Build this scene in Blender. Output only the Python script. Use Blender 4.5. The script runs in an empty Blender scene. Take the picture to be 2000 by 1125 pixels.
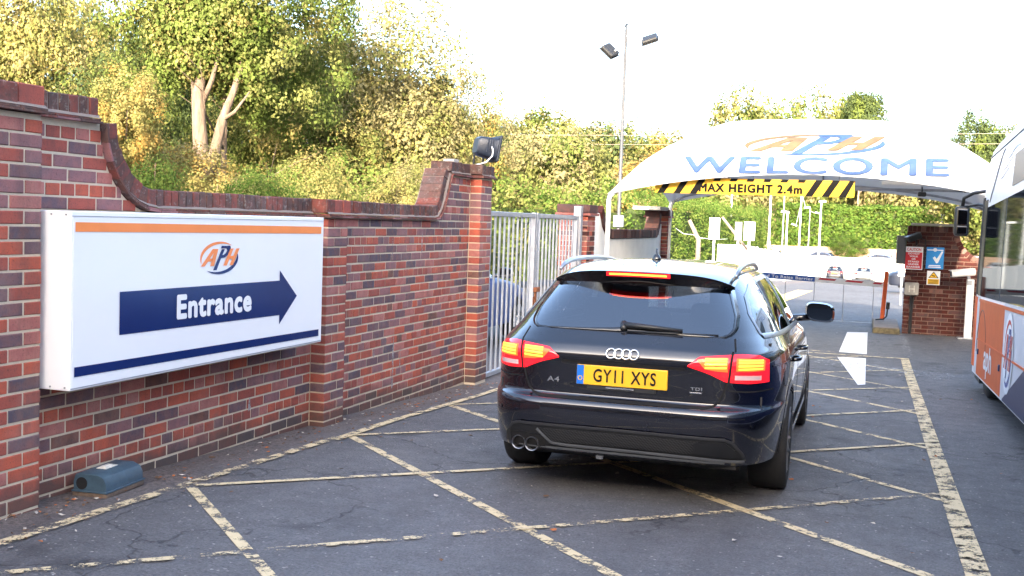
import bpy, bmesh, math, random
import numpy as np
from mathutils import Matrix, Vector

rng = random.Random(11)
nrng = np.random.default_rng(11)
sc = bpy.context.scene
COL = sc.collection

# ------------------------------------------------------------------ camera
CAM_F, CAM_YAW, CAM_PITCH, CAM_ROLL, CAM_Z = 2131.1, .3164, .0623, .0347, 1.70
fw = Vector((-math.sin(CAM_YAW) * math.cos(CAM_PITCH), math.cos(CAM_YAW) * math.cos(CAM_PITCH), -math.sin(CAM_PITCH)))
r0 = Vector((math.cos(CAM_YAW), math.sin(CAM_YAW), 0))
u0 = r0.cross(fw)
cr = math.cos(CAM_ROLL) * r0 + math.sin(CAM_ROLL) * u0
cu = -math.sin(CAM_ROLL) * r0 + math.cos(CAM_ROLL) * u0
cam_data = bpy.data.cameras.new('camera')
cam = bpy.data.objects.new('camera', cam_data)
COL.objects.link(cam)
cam.matrix_world = Matrix(((cr.x, cu.x, -fw.x, 0), (cr.y, cu.y, -fw.y, 0), (cr.z, cu.z, -fw.z, CAM_Z), (0, 0, 0, 1)))
cam_data.sensor_width = 36
cam_data.lens = CAM_F / 2000 * 36
cam_data.clip_start = .05
cam_data.clip_end = 2000
sc.camera = cam

# ------------------------------------------------------------------ sky, sun, exposure
SUN_EL = math.radians(17)
SUN_AZ = math.radians(172)          # measured from +Y towards +X: behind the camera, to its right
world = bpy.data.worlds.new('World')
sc.world = world
world.use_nodes = True
wn = world.node_tree
wn.nodes.clear()
sky = wn.nodes.new('ShaderNodeTexSky')
sky.sky_type = 'NISHITA'
sky.sun_disc = False
sky.sun_elevation = SUN_EL
sky.sun_rotation = SUN_AZ
sky.air_density = .85
sky.dust_density = 4.5
sky.ozone_density = 1.0
bg = wn.nodes.new('ShaderNodeBackground')
bg.inputs[1].default_value = .15
wo = wn.nodes.new('ShaderNodeOutputWorld')
wn.links.new(sky.outputs[0], bg.inputs[0])
wn.links.new(bg.outputs[0], wo.inputs[0])
sun_data = bpy.data.lights.new('sun', 'SUN')
sun_data.energy = 2.9
sun_data.angle = math.radians(.6)
sun_data.color = (1, .85, .66)
sun = bpy.data.objects.new('sun', sun_data)
COL.objects.link(sun)
sun_dir = Vector((math.sin(SUN_AZ) * math.cos(SUN_EL), math.cos(SUN_AZ) * math.cos(SUN_EL), math.sin(SUN_EL)))
sun.rotation_euler = (-sun_dir).to_track_quat('-Z', 'Y').to_euler()
sun.location = (20, -40, 30)
sc.view_settings.view_transform = 'Standard'
sc.view_settings.look = 'None'
sc.view_settings.gamma = 1
sc.view_settings.use_curve_mapping = False
sc.view_settings.exposure = 3.12

# ------------------------------------------------------------------ lettering outlines (made first, while the scene is small)
TEXTS = {}
def text_outline(s, bold=0.0, spacing=1.0):
    c = bpy.data.curves.new('letters', 'FONT')
    c.body = s
    c.space_character = spacing
    c.resolution_u = 4
    o = bpy.data.objects.new('letters', c)
    COL.objects.link(o)
    me = bpy.data.meshes.new_from_object(o.evaluated_get(bpy.context.evaluated_depsgraph_get()))
    v = np.array([q.co[:2] for q in me.vertices])
    f = [tuple(p.vertices) for p in me.polygons]
    lay = np.zeros(len(v), int)
    if bold:                                    # embolden by overlaying shifted copies, each a hair above the last
        v0, f0 = v.copy(), list(f)
        v, f, lay = [v0], list(f0), [np.zeros(len(v0), int)]
        for k in range(8):
            a = k * math.pi / 4
            v.append(v0 + np.array([math.cos(a), math.sin(a)]) * bold)
            f += [tuple(i + len(v0) * (k + 1) for i in q) for q in f0]
            lay.append(np.full(len(v0), k + 1))
        v, lay = np.concatenate(v), np.concatenate(lay)
    bpy.data.objects.remove(o)
    bpy.data.curves.remove(c)
    bpy.data.meshes.remove(me)
    lo, hi = v.min(0), v.max(0)
    return (v - lo) / (hi - lo), f, lay
for key, s, b, sp in (('entrance', 'Entrance', .045, 1.1), ('welcome', 'WELCOME', .0, 1.12), ('max', 'MAX HEIGHT 2.4m', .05, 1.14),
                      ('plate', 'GY11 XYS', .018, 1.12), ('a', 'A4', .015, 1.05), ('tdi', 'TDI', .02, 1.1), ('card', 'Card To Raise Barrier', .02, 1.08),
                      ('caution', 'CAUTION', .02, 1.0), ('donot', 'DO NOT', .03, 1.0), ('walk', 'WALK', .03, 1.0), ('or', 'OR', .03, 1.0),
                      ('stand', 'STAND', .03, 1.0), ('under', 'UNDER', .03, 1.0), ('barrier', 'BARRIER', .03, 1.0), ('aph', 'aph', .02, 1.0)):
    TEXTS[key] = text_outline(s, b, sp)

# ------------------------------------------------------------------ materials
def lin(r, g, b):
    return (r, g, b, 1)
def new_mat(name):
    m = bpy.data.materials.new(name)
    m.use_nodes = True
    nt = m.node_tree
    return m, nt, nt.nodes['Principled BSDF']
def N(nt, t, **kw):
    n = nt.nodes.new(t)
    for k, v in kw.items():
        setattr(n, k, v)
    return n
def ramp(nt, src, stops, interp='LINEAR'):
    r = nt.nodes.new('ShaderNodeValToRGB')
    r.color_ramp.interpolation = interp
    e = r.color_ramp.elements
    while len(e) < len(stops):
        e.new(.5)
    for el, (p, c) in zip(e, stops):
        el.position = p
        el.color = (c, c, c, 1) if isinstance(c, (int, float)) else (*c, 1)
    nt.links.new(src, r.inputs[0])
    return r.outputs[0]
def noise(nt, scale, detail=4, rough=.6, vec=None, w=None):
    n = nt.nodes.new('ShaderNodeTexNoise')
    n.inputs['Scale'].default_value = scale
    n.inputs['Detail'].default_value = detail
    n.inputs['Roughness'].default_value = rough
    if vec is None:
        g = nt.nodes.new('ShaderNodeNewGeometry')
        vec = g.outputs['Position']
    nt.links.new(vec, n.inputs['Vector'])
    return n.outputs['Fac']
def mixc(nt, fac, a, b, mode='MIX'):
    m = nt.nodes.new('ShaderNodeMix')
    m.data_type = 'RGBA'
    m.blend_type = mode
    for sock, v in ((m.inputs[0], fac), (m.inputs[6], a), (m.inputs[7], b)):
        if isinstance(v, bpy.types.NodeSocket):
            nt.links.new(v, sock)
        elif isinstance(v, (int, float)):
            sock.default_value = v
        else:
            sock.default_value = (*v, 1) if len(v) == 3 else v
    return m.outputs[2]
def math_n(nt, op, a, b=0.0, clamp=False):
    m = nt.nodes.new('ShaderNodeMath')
    m.operation = op
    m.use_clamp = clamp
    for s, v in ((m.inputs[0], a), (m.inputs[1], b)):
        if isinstance(v, bpy.types.NodeSocket):
            nt.links.new(v, s)
        else:
            s.default_value = v
    return m.outputs[0]
def bump(nt, h, strength, dist, bsdf):
    b = nt.nodes.new('ShaderNodeBump')
    b.inputs['Strength'].default_value = strength
    b.inputs['Distance'].default_value = dist
    nt.links.new(h, b.inputs['Height'])
    nt.links.new(b.outputs[0], bsdf.inputs['Normal'])
def simple(name, c, rough=.5, metal=0., var=.12, scale=6., coat=0., bmp=0., emit=None, es=0., spec=.5):
    m, nt, p = new_mat(name)
    p.inputs['Roughness'].default_value = rough
    p.inputs['Metallic'].default_value = metal
    p.inputs['Specular IOR Level'].default_value = spec
    if var:
        n = noise(nt, scale, 5)
        a = tuple(max(0, x * (1 - var)) for x in c)
        b = tuple(min(1, x * (1 + var)) for x in c)
        nt.links.new(mixc(nt, ramp(nt, n, ((.3, 0.), (.7, 1.))), a, b), p.inputs['Base Color'])
        if bmp:
            bump(nt, noise(nt, scale * 12, 3), bmp, .01, p)
    else:
        p.inputs['Base Color'].default_value = (*c, 1)
    p.inputs['Coat Weight'].default_value = coat
    p.inputs['Coat Roughness'].default_value = .04
    if emit:
        p.inputs['Emission Color'].default_value = (*emit, 1)
        p.inputs['Emission Strength'].default_value = es
    return m
def brick_mat(name, c, dark, lichen=.0, bloom=.28):
    m, nt, p = new_mat(name)
    big = noise(nt, 14, 4, .65)
    fine = noise(nt, 120, 3, .7)
    col = mixc(nt, ramp(nt, big, ((.42, 0.), (.68, 1.))), c, dark)
    col = mixc(nt, ramp(nt, fine, ((.30, .75), (.42, 0.))), col, (.05, .035, .035))
    col = mixc(nt, math_n(nt, 'MULTIPLY', ramp(nt, noise(nt, 2.3, 5, .7), ((.5, 0.), (.78, 1.))), bloom), col, (.33, .27, .25))
    if lichen:
        col = mixc(nt, math_n(nt, 'MULTIPLY', ramp(nt, noise(nt, 26, 5, .75), ((.55, 0.), (.66, 1.))), lichen), col, (.30, .28, .24))
        col = mixc(nt, math_n(nt, 'MULTIPLY', ramp(nt, noise(nt, 11, 4, .7), ((.5, 0.), (.7, 1.))), .6), col, (.045, .04, .036))
    # rain streaks: long in Z, patchy along the wall
    gs = nt.nodes.new('ShaderNodeNewGeometry')
    mps = nt.nodes.new('ShaderNodeMapping')
    mps.inputs['Scale'].default_value = (5, 5, .55)
    nt.links.new(gs.outputs['Position'], mps.inputs[0])
    sk = math_n(nt, 'MULTIPLY', ramp(nt, noise(nt, 1.0, 5, .65, mps.outputs[0]), ((.52, 0.), (.70, 1.))), .45)
    col = mixc(nt, sk, col, (.085, .06, .06))
    # grime and splash staining that fades out irregularly over the lowest courses
    g = nt.nodes.new('ShaderNodeNewGeometry')
    sx = nt.nodes.new('ShaderNodeSeparateXYZ')
    nt.links.new(g.outputs['Position'], sx.inputs[0])
    gl = math_n(nt, 'MULTIPLY_ADD', sx.outputs[1], .033)
    gl.node.inputs[2].default_value = -.30
    h = math_n(nt, 'ADD', sx.outputs[2], gl)
    st = math_n(nt, 'SUBTRACT', math_n(nt, 'MULTIPLY', noise(nt, 3.1, 5, .7), .42), h)
    col = mixc(nt, math_n(nt, 'MULTIPLY', ramp(nt, st, ((0., 0.), (.16, 1.))), .8), col, (.075, .065, .058))
    nt.links.new(col, p.inputs['Base Color'])
    p.inputs['Roughness'].default_value = .85
    p.inputs['Specular IOR Level'].default_value = .25
    bump(nt, noise(nt, 90, 4, .7), .45, .006, p)
    return m
BR = {
    'red': brick_mat('brick_red', (.34, .085, .062), (.25, .075, .06)),
    'bright': brick_mat('brick_bright_red', (.44, .10, .06), (.33, .09, .06)),
    'purple': brick_mat('brick_purple', (.135, .085, .10), (.21, .10, .095)),
    'blue': brick_mat('brick_blue_burnt', (.092, .072, .095), (.17, .085, .08)),
    'mauve': brick_mat('brick_mauve', (.27, .125, .125), (.20, .11, .12)),
    'pink': brick_mat('brick_pink', (.40, .155, .13), (.32, .11, .10)),
    'brown': brick_mat('brick_brown', (.19, .085, .065), (.11, .065, .06)),
    'cope_a': brick_mat('coping_brown', (.13, .06, .048), (.07, .045, .042), .55),
    'cope_b': brick_mat('coping_dark', (.085, .055, .052), (.16, .065, .055), .55),
    'cope_c': brick_mat('coping_red', (.20, .055, .042), (.10, .05, .045), .45),
    'dark': brick_mat('brick_dark', (.065, .04, .04), (.11, .042, .038), bloom=.08),
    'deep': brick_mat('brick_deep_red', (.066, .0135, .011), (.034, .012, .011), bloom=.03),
}
def mortar_mat(name, c):
    m, nt, p = new_mat(name)
    n = noise(nt, 30, 5, .7)
    col = mixc(nt, n, tuple(x * .75 for x in c), tuple(min(1, x * 1.15) for x in c))
    nt.links.new(col, p.inputs['Base Color'])
    p.inputs['Roughness'].default_value = .95
    bump(nt, noise(nt, 160, 3), .5, .006, p)
    return m
M = {}
M['mortar'] = mortar_mat('mortar', (.58, .485, .365))
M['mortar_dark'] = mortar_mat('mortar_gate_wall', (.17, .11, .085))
M['mortar_top'] = mortar_mat('mortar_coping', (.22, .18, .16))
M['tile'] = brick_mat('creasing_tile', (.30, .10, .085), (.22, .09, .08))
M['sign_white'] = simple('sign_white', (.84, .85, .87), .28, var=.015, scale=2)
M['navy'] = simple('sign_navy', (.006, .022, .12), .25, var=.08, scale=3)
M['orange_vinyl'] = simple('sign_orange', (.90, .27, .075), .3, var=.04)
M['blue_vinyl'] = simple('canopy_blue', (.028, .06, .155), .5, var=.2, scale=9)
M['tan_vinyl'] = simple('canopy_tan', (.10, .068, .036), .5, var=.2, scale=9)
M['galv'] = simple('galvanised_steel', (.36, .37, .40), .5, .45, var=.18, scale=8)
M['galv_dull'] = simple('dull_galvanised_steel', (.30, .32, .35), .5, .5, var=.2, scale=10)
M['rust'] = simple('rust', (.22, .075, .03), .9, var=.4, scale=40)
M['white_paint'] = simple('white_paint', (.78, .78, .77), .5, var=.06, scale=4)
M['black_plastic'] = simple('black_plastic', (.012, .013, .015), .45, var=.2, scale=12)
M['black_matt'] = simple('black_matt', (.008, .008, .009), .8, var=0)
M['grey_plastic'] = simple('grey_plastic', (.075, .08, .088), .42, var=.12, scale=10)
M['navy_metal'] = simple('floodlight_housing', (.018, .026, .045), .38, .2, var=.25, scale=20)
M['bait'] = simple('bait_box_blue', (.045, .082, .115), .5, var=.2, scale=18, bmp=.2)
M['bait_base'] = simple('bait_box_base', (.13, .09, .065), .8, var=.3, scale=30)
M['paper'] = simple('paper_label', (.62, .60, .54), .7, var=.2, scale=30)
M['orange_paint'] = simple('orange_paint', (.62, .09, .012), .4, var=.15, scale=10)
M['concrete'] = simple('concrete', (.36, .34, .31), .9, var=.25, scale=5, bmp=.4)
M['concrete_moss'] = simple('mossy_concrete', (.10, .085, .05), .95, var=.5, scale=14, bmp=.4)
M['red_sign'] = simple('red_sign', (.62, .02, .03), .4, var=.05)
M['cyan_sign'] = simple('blue_sign', (.02, .26, .66), .4, var=.05)
M['yellow_sign'] = simple('yellow_sign', (.85, .48, .015), .4, var=.05)
M['black_vinyl'] = simple('black_vinyl', (.003, .003, .0035), .5, var=0, spec=.15)
M['blue_board'] = simple('barrier_blue', (.015, .09, .38), .4, var=.05)
M['arm_red'] = simple('barrier_red', (.45, .012, .03), .45, var=.08)
M['fence_wood'] = simple('fence_wood', (.33, .22, .16), .9, var=.25, scale=3)
M['timber'] = simple('weathered_timber', (.17, .135, .11), .9, var=.25, scale=6)
M['render_white'] = simple('white_masonry_paint', (.80, .79, .76), .8, var=.08, scale=3, bmp=.2)
M['wire'] = simple('wire', (.22, .18, .14), .6, var=0)
def fabric_mat():
    m, nt, p = new_mat('white_canopy_fabric')
    nt.links.new(mixc(nt, noise(nt, 2.2, 5), (.74, .75, .76), (.83, .83, .83)), p.inputs['Base Color'])
    p.inputs['Roughness'].default_value = .55
    bump(nt, noise(nt, 1.4, 3, .5), .35, .06, p)
    tr = N(nt, 'ShaderNodeBsdfTranslucent')
    tr.inputs[0].default_value = (.75, .75, .75, 1)
    mx = N(nt, 'ShaderNodeMixShader')
    mx.inputs[0].default_value = .34
    out = nt.nodes['Material Output']
    nt.links.new(p.outputs[0], mx.inputs[1])
    nt.links.new(tr.outputs[0], mx.inputs[2])
    nt.links.new(mx.outputs[0], out.inputs[0])
    return m
M['fabric'] = fabric_mat()

def asphalt_mat():
    m, nt, p = new_mat('asphalt')
    g = nt.nodes.new('ShaderNodeNewGeometry')
    pos = g.outputs['Position']
    sp = nt.nodes.new('ShaderNodeSeparateXYZ')
    nt.links.new(pos, sp.inputs[0])
    agg = nt.nodes.new('ShaderNodeTexVoronoi')
    agg.inputs['Scale'].default_value = 95
    nt.links.new(pos, agg.inputs['Vector'])
    sepc = nt.nodes.new('ShaderNodeSeparateColor')
    nt.links.new(agg.outputs['Color'], sepc.inputs[0])
    big = noise(nt, .55, 5, .6)
    mid = noise(nt, 6, 6, .7)
    fine = noise(nt, 70, 4, .75)
    col = mixc(nt, ramp(nt, big, ((.32, 0.), (.68, 1.))), (.094, .093, .098), (.142, .140, .146))
    col = mixc(nt, ramp(nt, mid, ((.3, .0), (.75, .6))), col, (.088, .086, .089))
    col = mixc(nt, ramp(nt, fine, ((.3, .75), (.55, 0.))), col, (.026, .026, .03))
    col = mixc(nt, ramp(nt, sepc.outputs[0], ((.86, 0.), (.95, .55)), 'LINEAR'), col, (.165, .16, .165))
    col = mixc(nt, ramp(nt, sepc.outputs[1], ((.992, 0.), (.996, .8)), 'LINEAR'), col, (.36, .34, .32))
    # tyre-polished tracks and dark oily patches along the lane
    mpt = nt.nodes.new('ShaderNodeMapping')
    mpt.inputs['Scale'].default_value = (1.5, .12, 1)
    nt.links.new(pos, mpt.inputs[0])
    col = mixc(nt, math_n(nt, 'MULTIPLY', ramp(nt, noise(nt, 1.0, 4, .6, mpt.outputs[0]), ((.5, 0.), (.68, 1.))), .45), col, (.058, .057, .061))
    col = mixc(nt, math_n(nt, 'MULTIPLY', ramp(nt, noise(nt, 1.7, 3, .5), ((.62, 0.), (.72, 1.))), .6), col, (.028, .027, .03))
    # cracks
    wv = nt.nodes.new('ShaderNodeVectorMath')
    wv.operation = 'ADD'
    nw = nt.nodes.new('ShaderNodeTexNoise')
    nw.inputs['Scale'].default_value = 2.4
    nw.inputs['Detail'].default_value = 5
    nt.links.new(pos, nw.inputs['Vector'])
    sc_ = nt.nodes.new('ShaderNodeVectorMath')
    sc_.operation = 'SCALE'
    sc_.inputs['Scale'].default_value = 1.1
    nt.links.new(nw.outputs['Color'], sc_.inputs[0])
    nt.links.new(pos, wv.inputs[0])
    nt.links.new(sc_.outputs[0], wv.inputs[1])
    cr_ = nt.nodes.new('ShaderNodeTexVoronoi')
    cr_.feature = 'DISTANCE_TO_EDGE'
    cr_.inputs['Scale'].default_value = .62
    nt.links.new(wv.outputs[0], cr_.inputs['Vector'])
    crack = math_n(nt, 'MULTIPLY', ramp(nt, cr_.outputs['Distance'], ((.004, 1.), (.011, 0.))), ramp(nt, noise(nt, .9, 4, .6), ((.43, 0.), (.53, 1.))))
    col = mixc(nt, math_n(nt, 'MULTIPLY', crack, .6), col, (.012, .012, .013))
    # strip of settled dirt and grit along the foot of the brick wall
    d = math_n(nt, 'ADD', sp.outputs[0], 3.98)
    d = math_n(nt, 'SUBTRACT', d, math_n(nt, 'MULTIPLY', math_n(nt, 'SUBTRACT', noise(nt, 2.6, 5, .7), .5), .55))
    dirt = ramp(nt, d, ((.10, 1.), (.42, 0.)))
    side = ramp(nt, math_n(nt, 'ADD', sp.outputs[0], 5.0), ((.3, 0.), (.5, 1.)))
    dirt = math_n(nt, 'MULTIPLY', dirt, side)
    grit = mixc(nt, ramp(nt, noise(nt, 45, 4, .8), ((.35, 0.), (.65, 1.))), (.05, .04, .036), (.20, .16, .145))
    col = mixc(nt, math_n(nt, 'MULTIPLY', dirt, .85), col, grit)
    nt.links.new(col, p.inputs['Base Color'])
    nt.links.new(ramp(nt, mid, ((.3, .62), (.7, .85))), p.inputs['Roughness'])
    p.inputs['Specular IOR Level'].default_value = .4
    hh = math_n(nt, 'ADD', fine, math_n(nt, 'MULTIPLY', agg.outputs['Distance'], 1.2))
    hh = math_n(nt, 'SUBTRACT', hh, math_n(nt, 'MULTIPLY', crack, 1.5))
    bump(nt, hh, .5, .008, p)
    return m
M['asphalt'] = asphalt_mat()
def worn_paint(name, c, lo, hi, rough=.7):
    m, nt, p = new_mat(name)
    n1 = noise(nt, 9, 6, .75)
    n2 = noise(nt, 60, 4, .8)
    nt.links.new(mixc(nt, n2, tuple(x * .72 for x in c), c), p.inputs['Base Color'])
    p.inputs['Roughness'].default_value = rough
    f = math_n(nt, 'ADD', math_n(nt, 'MULTIPLY', n1, .65), math_n(nt, 'MULTIPLY', n2, .35))
    a = ramp(nt, f, ((lo, 0.), (hi, 1.)))
    tr = N(nt, 'ShaderNodeBsdfTransparent')
    mx = N(nt, 'ShaderNodeMixShader')
    out = nt.nodes['Material Output']
    nt.links.new(a, mx.inputs[0])
    nt.links.new(tr.outputs[0], mx.inputs[1])
    nt.links.new(p.outputs[0], mx.inputs[2])
    nt.links.new(mx.outputs[0], out.inputs[0])
    bump(nt, n2, .4, .006, p)
    return m
M['yellow_line'] = worn_paint('worn_yellow_line', (.68, .55, .33), .46, .495)
M['yellow_line_thin'] = worn_paint('very_worn_yellow_line', (.66, .53, .32), .49, .525)
M['white_line'] = worn_paint('white_road_paint', (.74, .74, .74), .26, .32)
M['white_scuff'] = worn_paint('scuffed_white_paint', (.55, .57, .6), .52, .62)
M['far_yellow'] = worn_paint('pale_yellow_bay_line', (.75, .58, .2), .35, .42)

def leaf_mat(name, c, c2, trans=.42):
    m, nt, p = new_mat(name)
    n = noise(nt, 1.3, 4, .7)
    n2 = noise(nt, 9, 2, .6)
    col = mixc(nt, ramp(nt, math_n(nt, 'ADD', math_n(nt, 'MULTIPLY', n, .6), math_n(nt, 'MULTIPLY', n2, .4)), ((.36, 0.), (.64, 1.))), c, c2)
    nt.links.new(col, p.inputs['Base Color'])
    p.inputs['Roughness'].default_value = .8
    p.inputs['Specular IOR Level'].default_value = .06
    t = N(nt, 'ShaderNodeBsdfTranslucent')
    nt.links.new(col, t.inputs[0])
    mx = N(nt, 'ShaderNodeMixShader')
    mx.inputs[0].default_value = trans
    nt.links.new(p.outputs[0], mx.inputs[1])
    nt.links.new(t.outputs[0], mx.inputs[2])
    nt.links.new(mx.outputs[0], nt.nodes['Material Output'].inputs[0])
    return m
LF = {
    'green': leaf_mat('leaf_green', (.075, .105, .026), (.125, .16, .042)),
    'dark': leaf_mat('leaf_dark_green', (.045, .070, .028), (.075, .10, .038)),
    'olive': leaf_mat('leaf_olive', (.14, .155, .045), (.21, .215, .075)),
    'gold': leaf_mat('leaf_gold', (.24, .21, .07), (.33, .28, .105)),
    'orange': leaf_mat('leaf_orange', (.26, .165, .045), (.32, .22, .07)),
    'tan': leaf_mat('leaf_tan', (.185, .17, .08), (.255, .225, .11)),
    'lime': leaf_mat('leaf_lime', (.095, .145, .03), (.155, .20, .05)),
    'yew': leaf_mat('leaf_hedge', (.05, .105, .02), (.09, .15, .03)),
}
def bark_mat(name, a, b):
    m, nt, p = new_mat(name)
    tc = nt.nodes.new('ShaderNodeNewGeometry')
    mp = nt.nodes.new('ShaderNodeMapping')
    mp.inputs['Scale'].default_value = (9, 9, 1.6)
    nt.links.new(tc.outputs['Position'], mp.inputs[0])
    n = noise(nt, 1.0, 6, .7, mp.outputs[0])
    nt.links.new(mixc(nt, ramp(nt, n, ((.35, 0.), (.65, 1.))), a, b), p.inputs['Base Color'])
    p.inputs['Roughness'].default_value = .95
    bump(nt, n, .8, .05, p)
    return m
M['pole_grey'] = simple('weathered_pole', (.055, .058, .065), .6, .2, var=.2, scale=9)
M['bark'] = bark_mat('bark', (.13, .085, .06), (.30, .21, .15))
M['bark_pale'] = bark_mat('pale_bark', (.065, .045, .032), (.17, .125, .09))

# ------------------------------------------------------------------ mesh helpers
GYK = [-40, 2, 4.5, 7.2, 9.8, 12, 14.2, 17, 20, 24, 44, 104, 116, 160, 500]
GZK = [.9, .22, .15, .06, -.005, -.045, -.10, -.14, -.15, -.17, -.55, -2.85, -3.2, -3.3, -3.3]
def gz(x, y):
    z = np.interp(y, GYK, GZK)
    return z - .055 * np.clip((-np.asarray(x) - 1.8) / 1.8, 0, 1) * np.clip((np.asarray(y) - 8) / 3, 0, 1) * np.clip((20 - np.asarray(y)) / 5, 0, 1)

class MB:
    def __init__(self):
        self.v, self.f, self.m = [], [], []
        self.n = 0
    def add(self, verts, faces, m=0):
        self.v.extend(map(tuple, verts))
        self.f.extend(tuple(i + self.n for i in f) for f in faces)
        self.m.extend([m] * len(faces))
        self.n += len(verts)
        return self
    def box(self, lo, hi, m=0, mat=None):
        x0, y0, z0 = lo
        x1, y1, z1 = hi
        v = [(x0, y0, z0), (x1, y0, z0), (x1, y1, z0), (x0, y1, z0), (x0, y0, z1), (x1, y0, z1), (x1, y1, z1), (x0, y1, z1)]
        if mat is not None:
            v = [tuple(mat @ Vector(p)) for p in v]
        return self.add(v, [(0, 3, 2, 1), (4, 5, 6, 7), (0, 1, 5, 4), (1, 2, 6, 5), (2, 3, 7, 6), (3, 0, 4, 7)], m)
    def bbox(self, lo, hi, b=.01, m=0, mat=None, seg=2):
        bm = bmesh.new()
        bmesh.ops.create_cube(bm, size=1)
        c = [(a + d) / 2 for a, d in zip(lo, hi)]
        s = [d - a for a, d in zip(lo, hi)]
        for v in bm.verts:
            v.co = Vector([v.co[i] * s[i] + c[i] for i in range(3)])
        bmesh.ops.bevel(bm, geom=bm.edges[:] + bm.verts[:], offset=min(b, min(s) * .45), segments=seg, profile=.5, affect='EDGES')
        v = [tuple(mat @ q.co) if mat is not None else tuple(q.co) for q in bm.verts]
        bm.verts.index_update()
        f = [tuple(q.index for q in fc.verts) for fc in bm.faces]
        bm.free()
        return self.add(v, f, m)
    def grid(self, P, m=0, closed_u=False, flip=False):
        P = np.asarray(P, float)
        a, b = P.shape[:2]
        fs = []
        for i in range(a - 1):
            for j in range(b if closed_u else b - 1):
                q = (i * b + j, i * b + (j + 1) % b, (i + 1) * b + (j + 1) % b, (i + 1) * b + j)
                fs.append(q[::-1] if flip else q)
        return self.add(P.reshape(-1, 3), fs, m)
    def tube(self, path, r, n=8, m=0, cap=True):
        path = [Vector(p) for p in path]
        rs = list(r) if isinstance(r, (list, tuple)) else [r] * len(path)
        rings = []
        prev = None
        for i, p in enumerate(path):
            t = (path[min(i + 1, len(path) - 1)] - path[max(i - 1, 0)]).normalized()
            if prev is None:
                a = Vector((0, 0, 1)) if abs(t.z) < .9 else Vector((1, 0, 0))
                x = a.cross(t).normalized()
            else:
                x = (prev - t * prev.dot(t)).normalized()
            prev = x
            y = t.cross(x)
            rings.append([p + (x * math.cos(2 * math.pi * k / n) + y * math.sin(2 * math.pi * k / n)) * rs[i] for k in range(n)])
        self.grid(np.array([[tuple(q) for q in R] for R in rings]), m, closed_u=True)
        if cap:
            base = self.n - n * len(path)
            self.f.append(tuple(base + k for k in range(n))[::-1])
            self.f.append(tuple(self.n - n + k for k in range(n)))
            self.m += [m, m]
        return self
    def prism(self, poly, d, fn, m=0):
        """poly: (u,v) outline; fn(u,v,w) -> xyz; extruded from w=0 to w=d"""
        k = len(poly)
        v = [fn(a, b, 0) for a, b in poly] + [fn(a, b, d) for a, b in poly]
        f = [tuple(range(k))[::-1], tuple(range(k, 2 * k))] + [(i, (i + 1) % k, k + (i + 1) % k, k + i) for i in range(k)]
        return self.add(v, f, m)
    def lathe(self, prof, c, axis='x', n=32, m=0):
        P = []
        for r, h in prof:
            ring = []
            for k in range(n):
                a = 2 * math.pi * k / n
                p = (h, r * math.cos(a), r * math.sin(a)) if axis == 'x' else ((r * math.cos(a), r * math.sin(a), h) if axis == 'z' else (r * math.cos(a), h, r * math.sin(a)))
                ring.append((c[0] + p[0], c[1] + p[1], c[2] + p[2]))
            P.append(ring)
        return self.grid(P, m, closed_u=True)
    def build(self, name, mats, parent=None, smooth=False, world_space=True, kind=None, auto=None):
        me = bpy.data.meshes.new(name)
        me.from_pydata(self.v, [], self.f)
        mats = mats if isinstance(mats, (list, tuple)) else [mats]
        for q in mats:
            me.materials.append(q)
        if len(mats) > 1:
            me.polygons.foreach_set('material_index', self.m)
        if smooth:
            me.polygons.foreach_set('use_smooth', [True] * len(self.f))
            if auto:
                me.set_sharp_from_angle(angle=math.radians(auto))
        me.update()
        return link(name, me, parent, world_space, kind)

def link(name, me, parent=None, world_space=True, kind=None):
    o = bpy.data.objects.new(name, me)
    COL.objects.link(o)
    if parent is not None:
        o.parent = parent
        if world_space:
            o.matrix_parent_inverse = abs_matrix(parent).inverted()
    if kind:
        o['kind'] = kind
    return o
def abs_matrix(o):
    m = o.matrix_basis.copy()
    while o.parent is not None:
        m = o.parent.matrix_basis @ o.matrix_parent_inverse @ m if False else o.parent.matrix_basis @ (o.matrix_parent_inverse @ m)
        o = o.parent
    return m
def tag(o, label, cat, group=None, kind=None):
    if label:
        o['label'] = label
    if cat:
        o['category'] = cat
    if group:
        o['group'] = group
    if kind:
        o['kind'] = kind
    return o
def thing(name, loc, label, cat, group=None, rz=0.0):
    e = bpy.data.objects.new(name, None)
    e.empty_display_size = .2
    e.location = loc
    e.rotation_euler = (0, 0, rz)
    COL.objects.link(e)
    return tag(e, label, cat, group)
def copy_tree(o, parent=None):
    c = o.copy()
    COL.objects.link(c)
    c.parent = parent
    for ch in list(o.children):
        copy_tree(ch, c)
    return c
def lettering(key, fn, mat, name, parent, world_space=True):
    v, f, lay = TEXTS[key]
    q = [np.array(fn(*p)) for p in ((.5, .5), (.51, .5), (.5, .51))]
    nn = np.cross(q[1] - q[0], q[2] - q[0])
    nn = nn / np.linalg.norm(nn) * .00015
    mb = MB()
    mb.add([tuple(np.array(fn(a, b)) + nn * l) for (a, b), l in zip(v, lay)], f)
    return mb.build(name, mat, parent, world_space=world_space)
def project(p):
    d = Vector(p) - Vector((0, 0, CAM_Z))
    z = d.dot(fw)
    if z < .1:
        return None
    return 1000 + CAM_F * d.dot(cr) / z, 562.5 - CAM_F * d.dot(cu) / z, z
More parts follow.
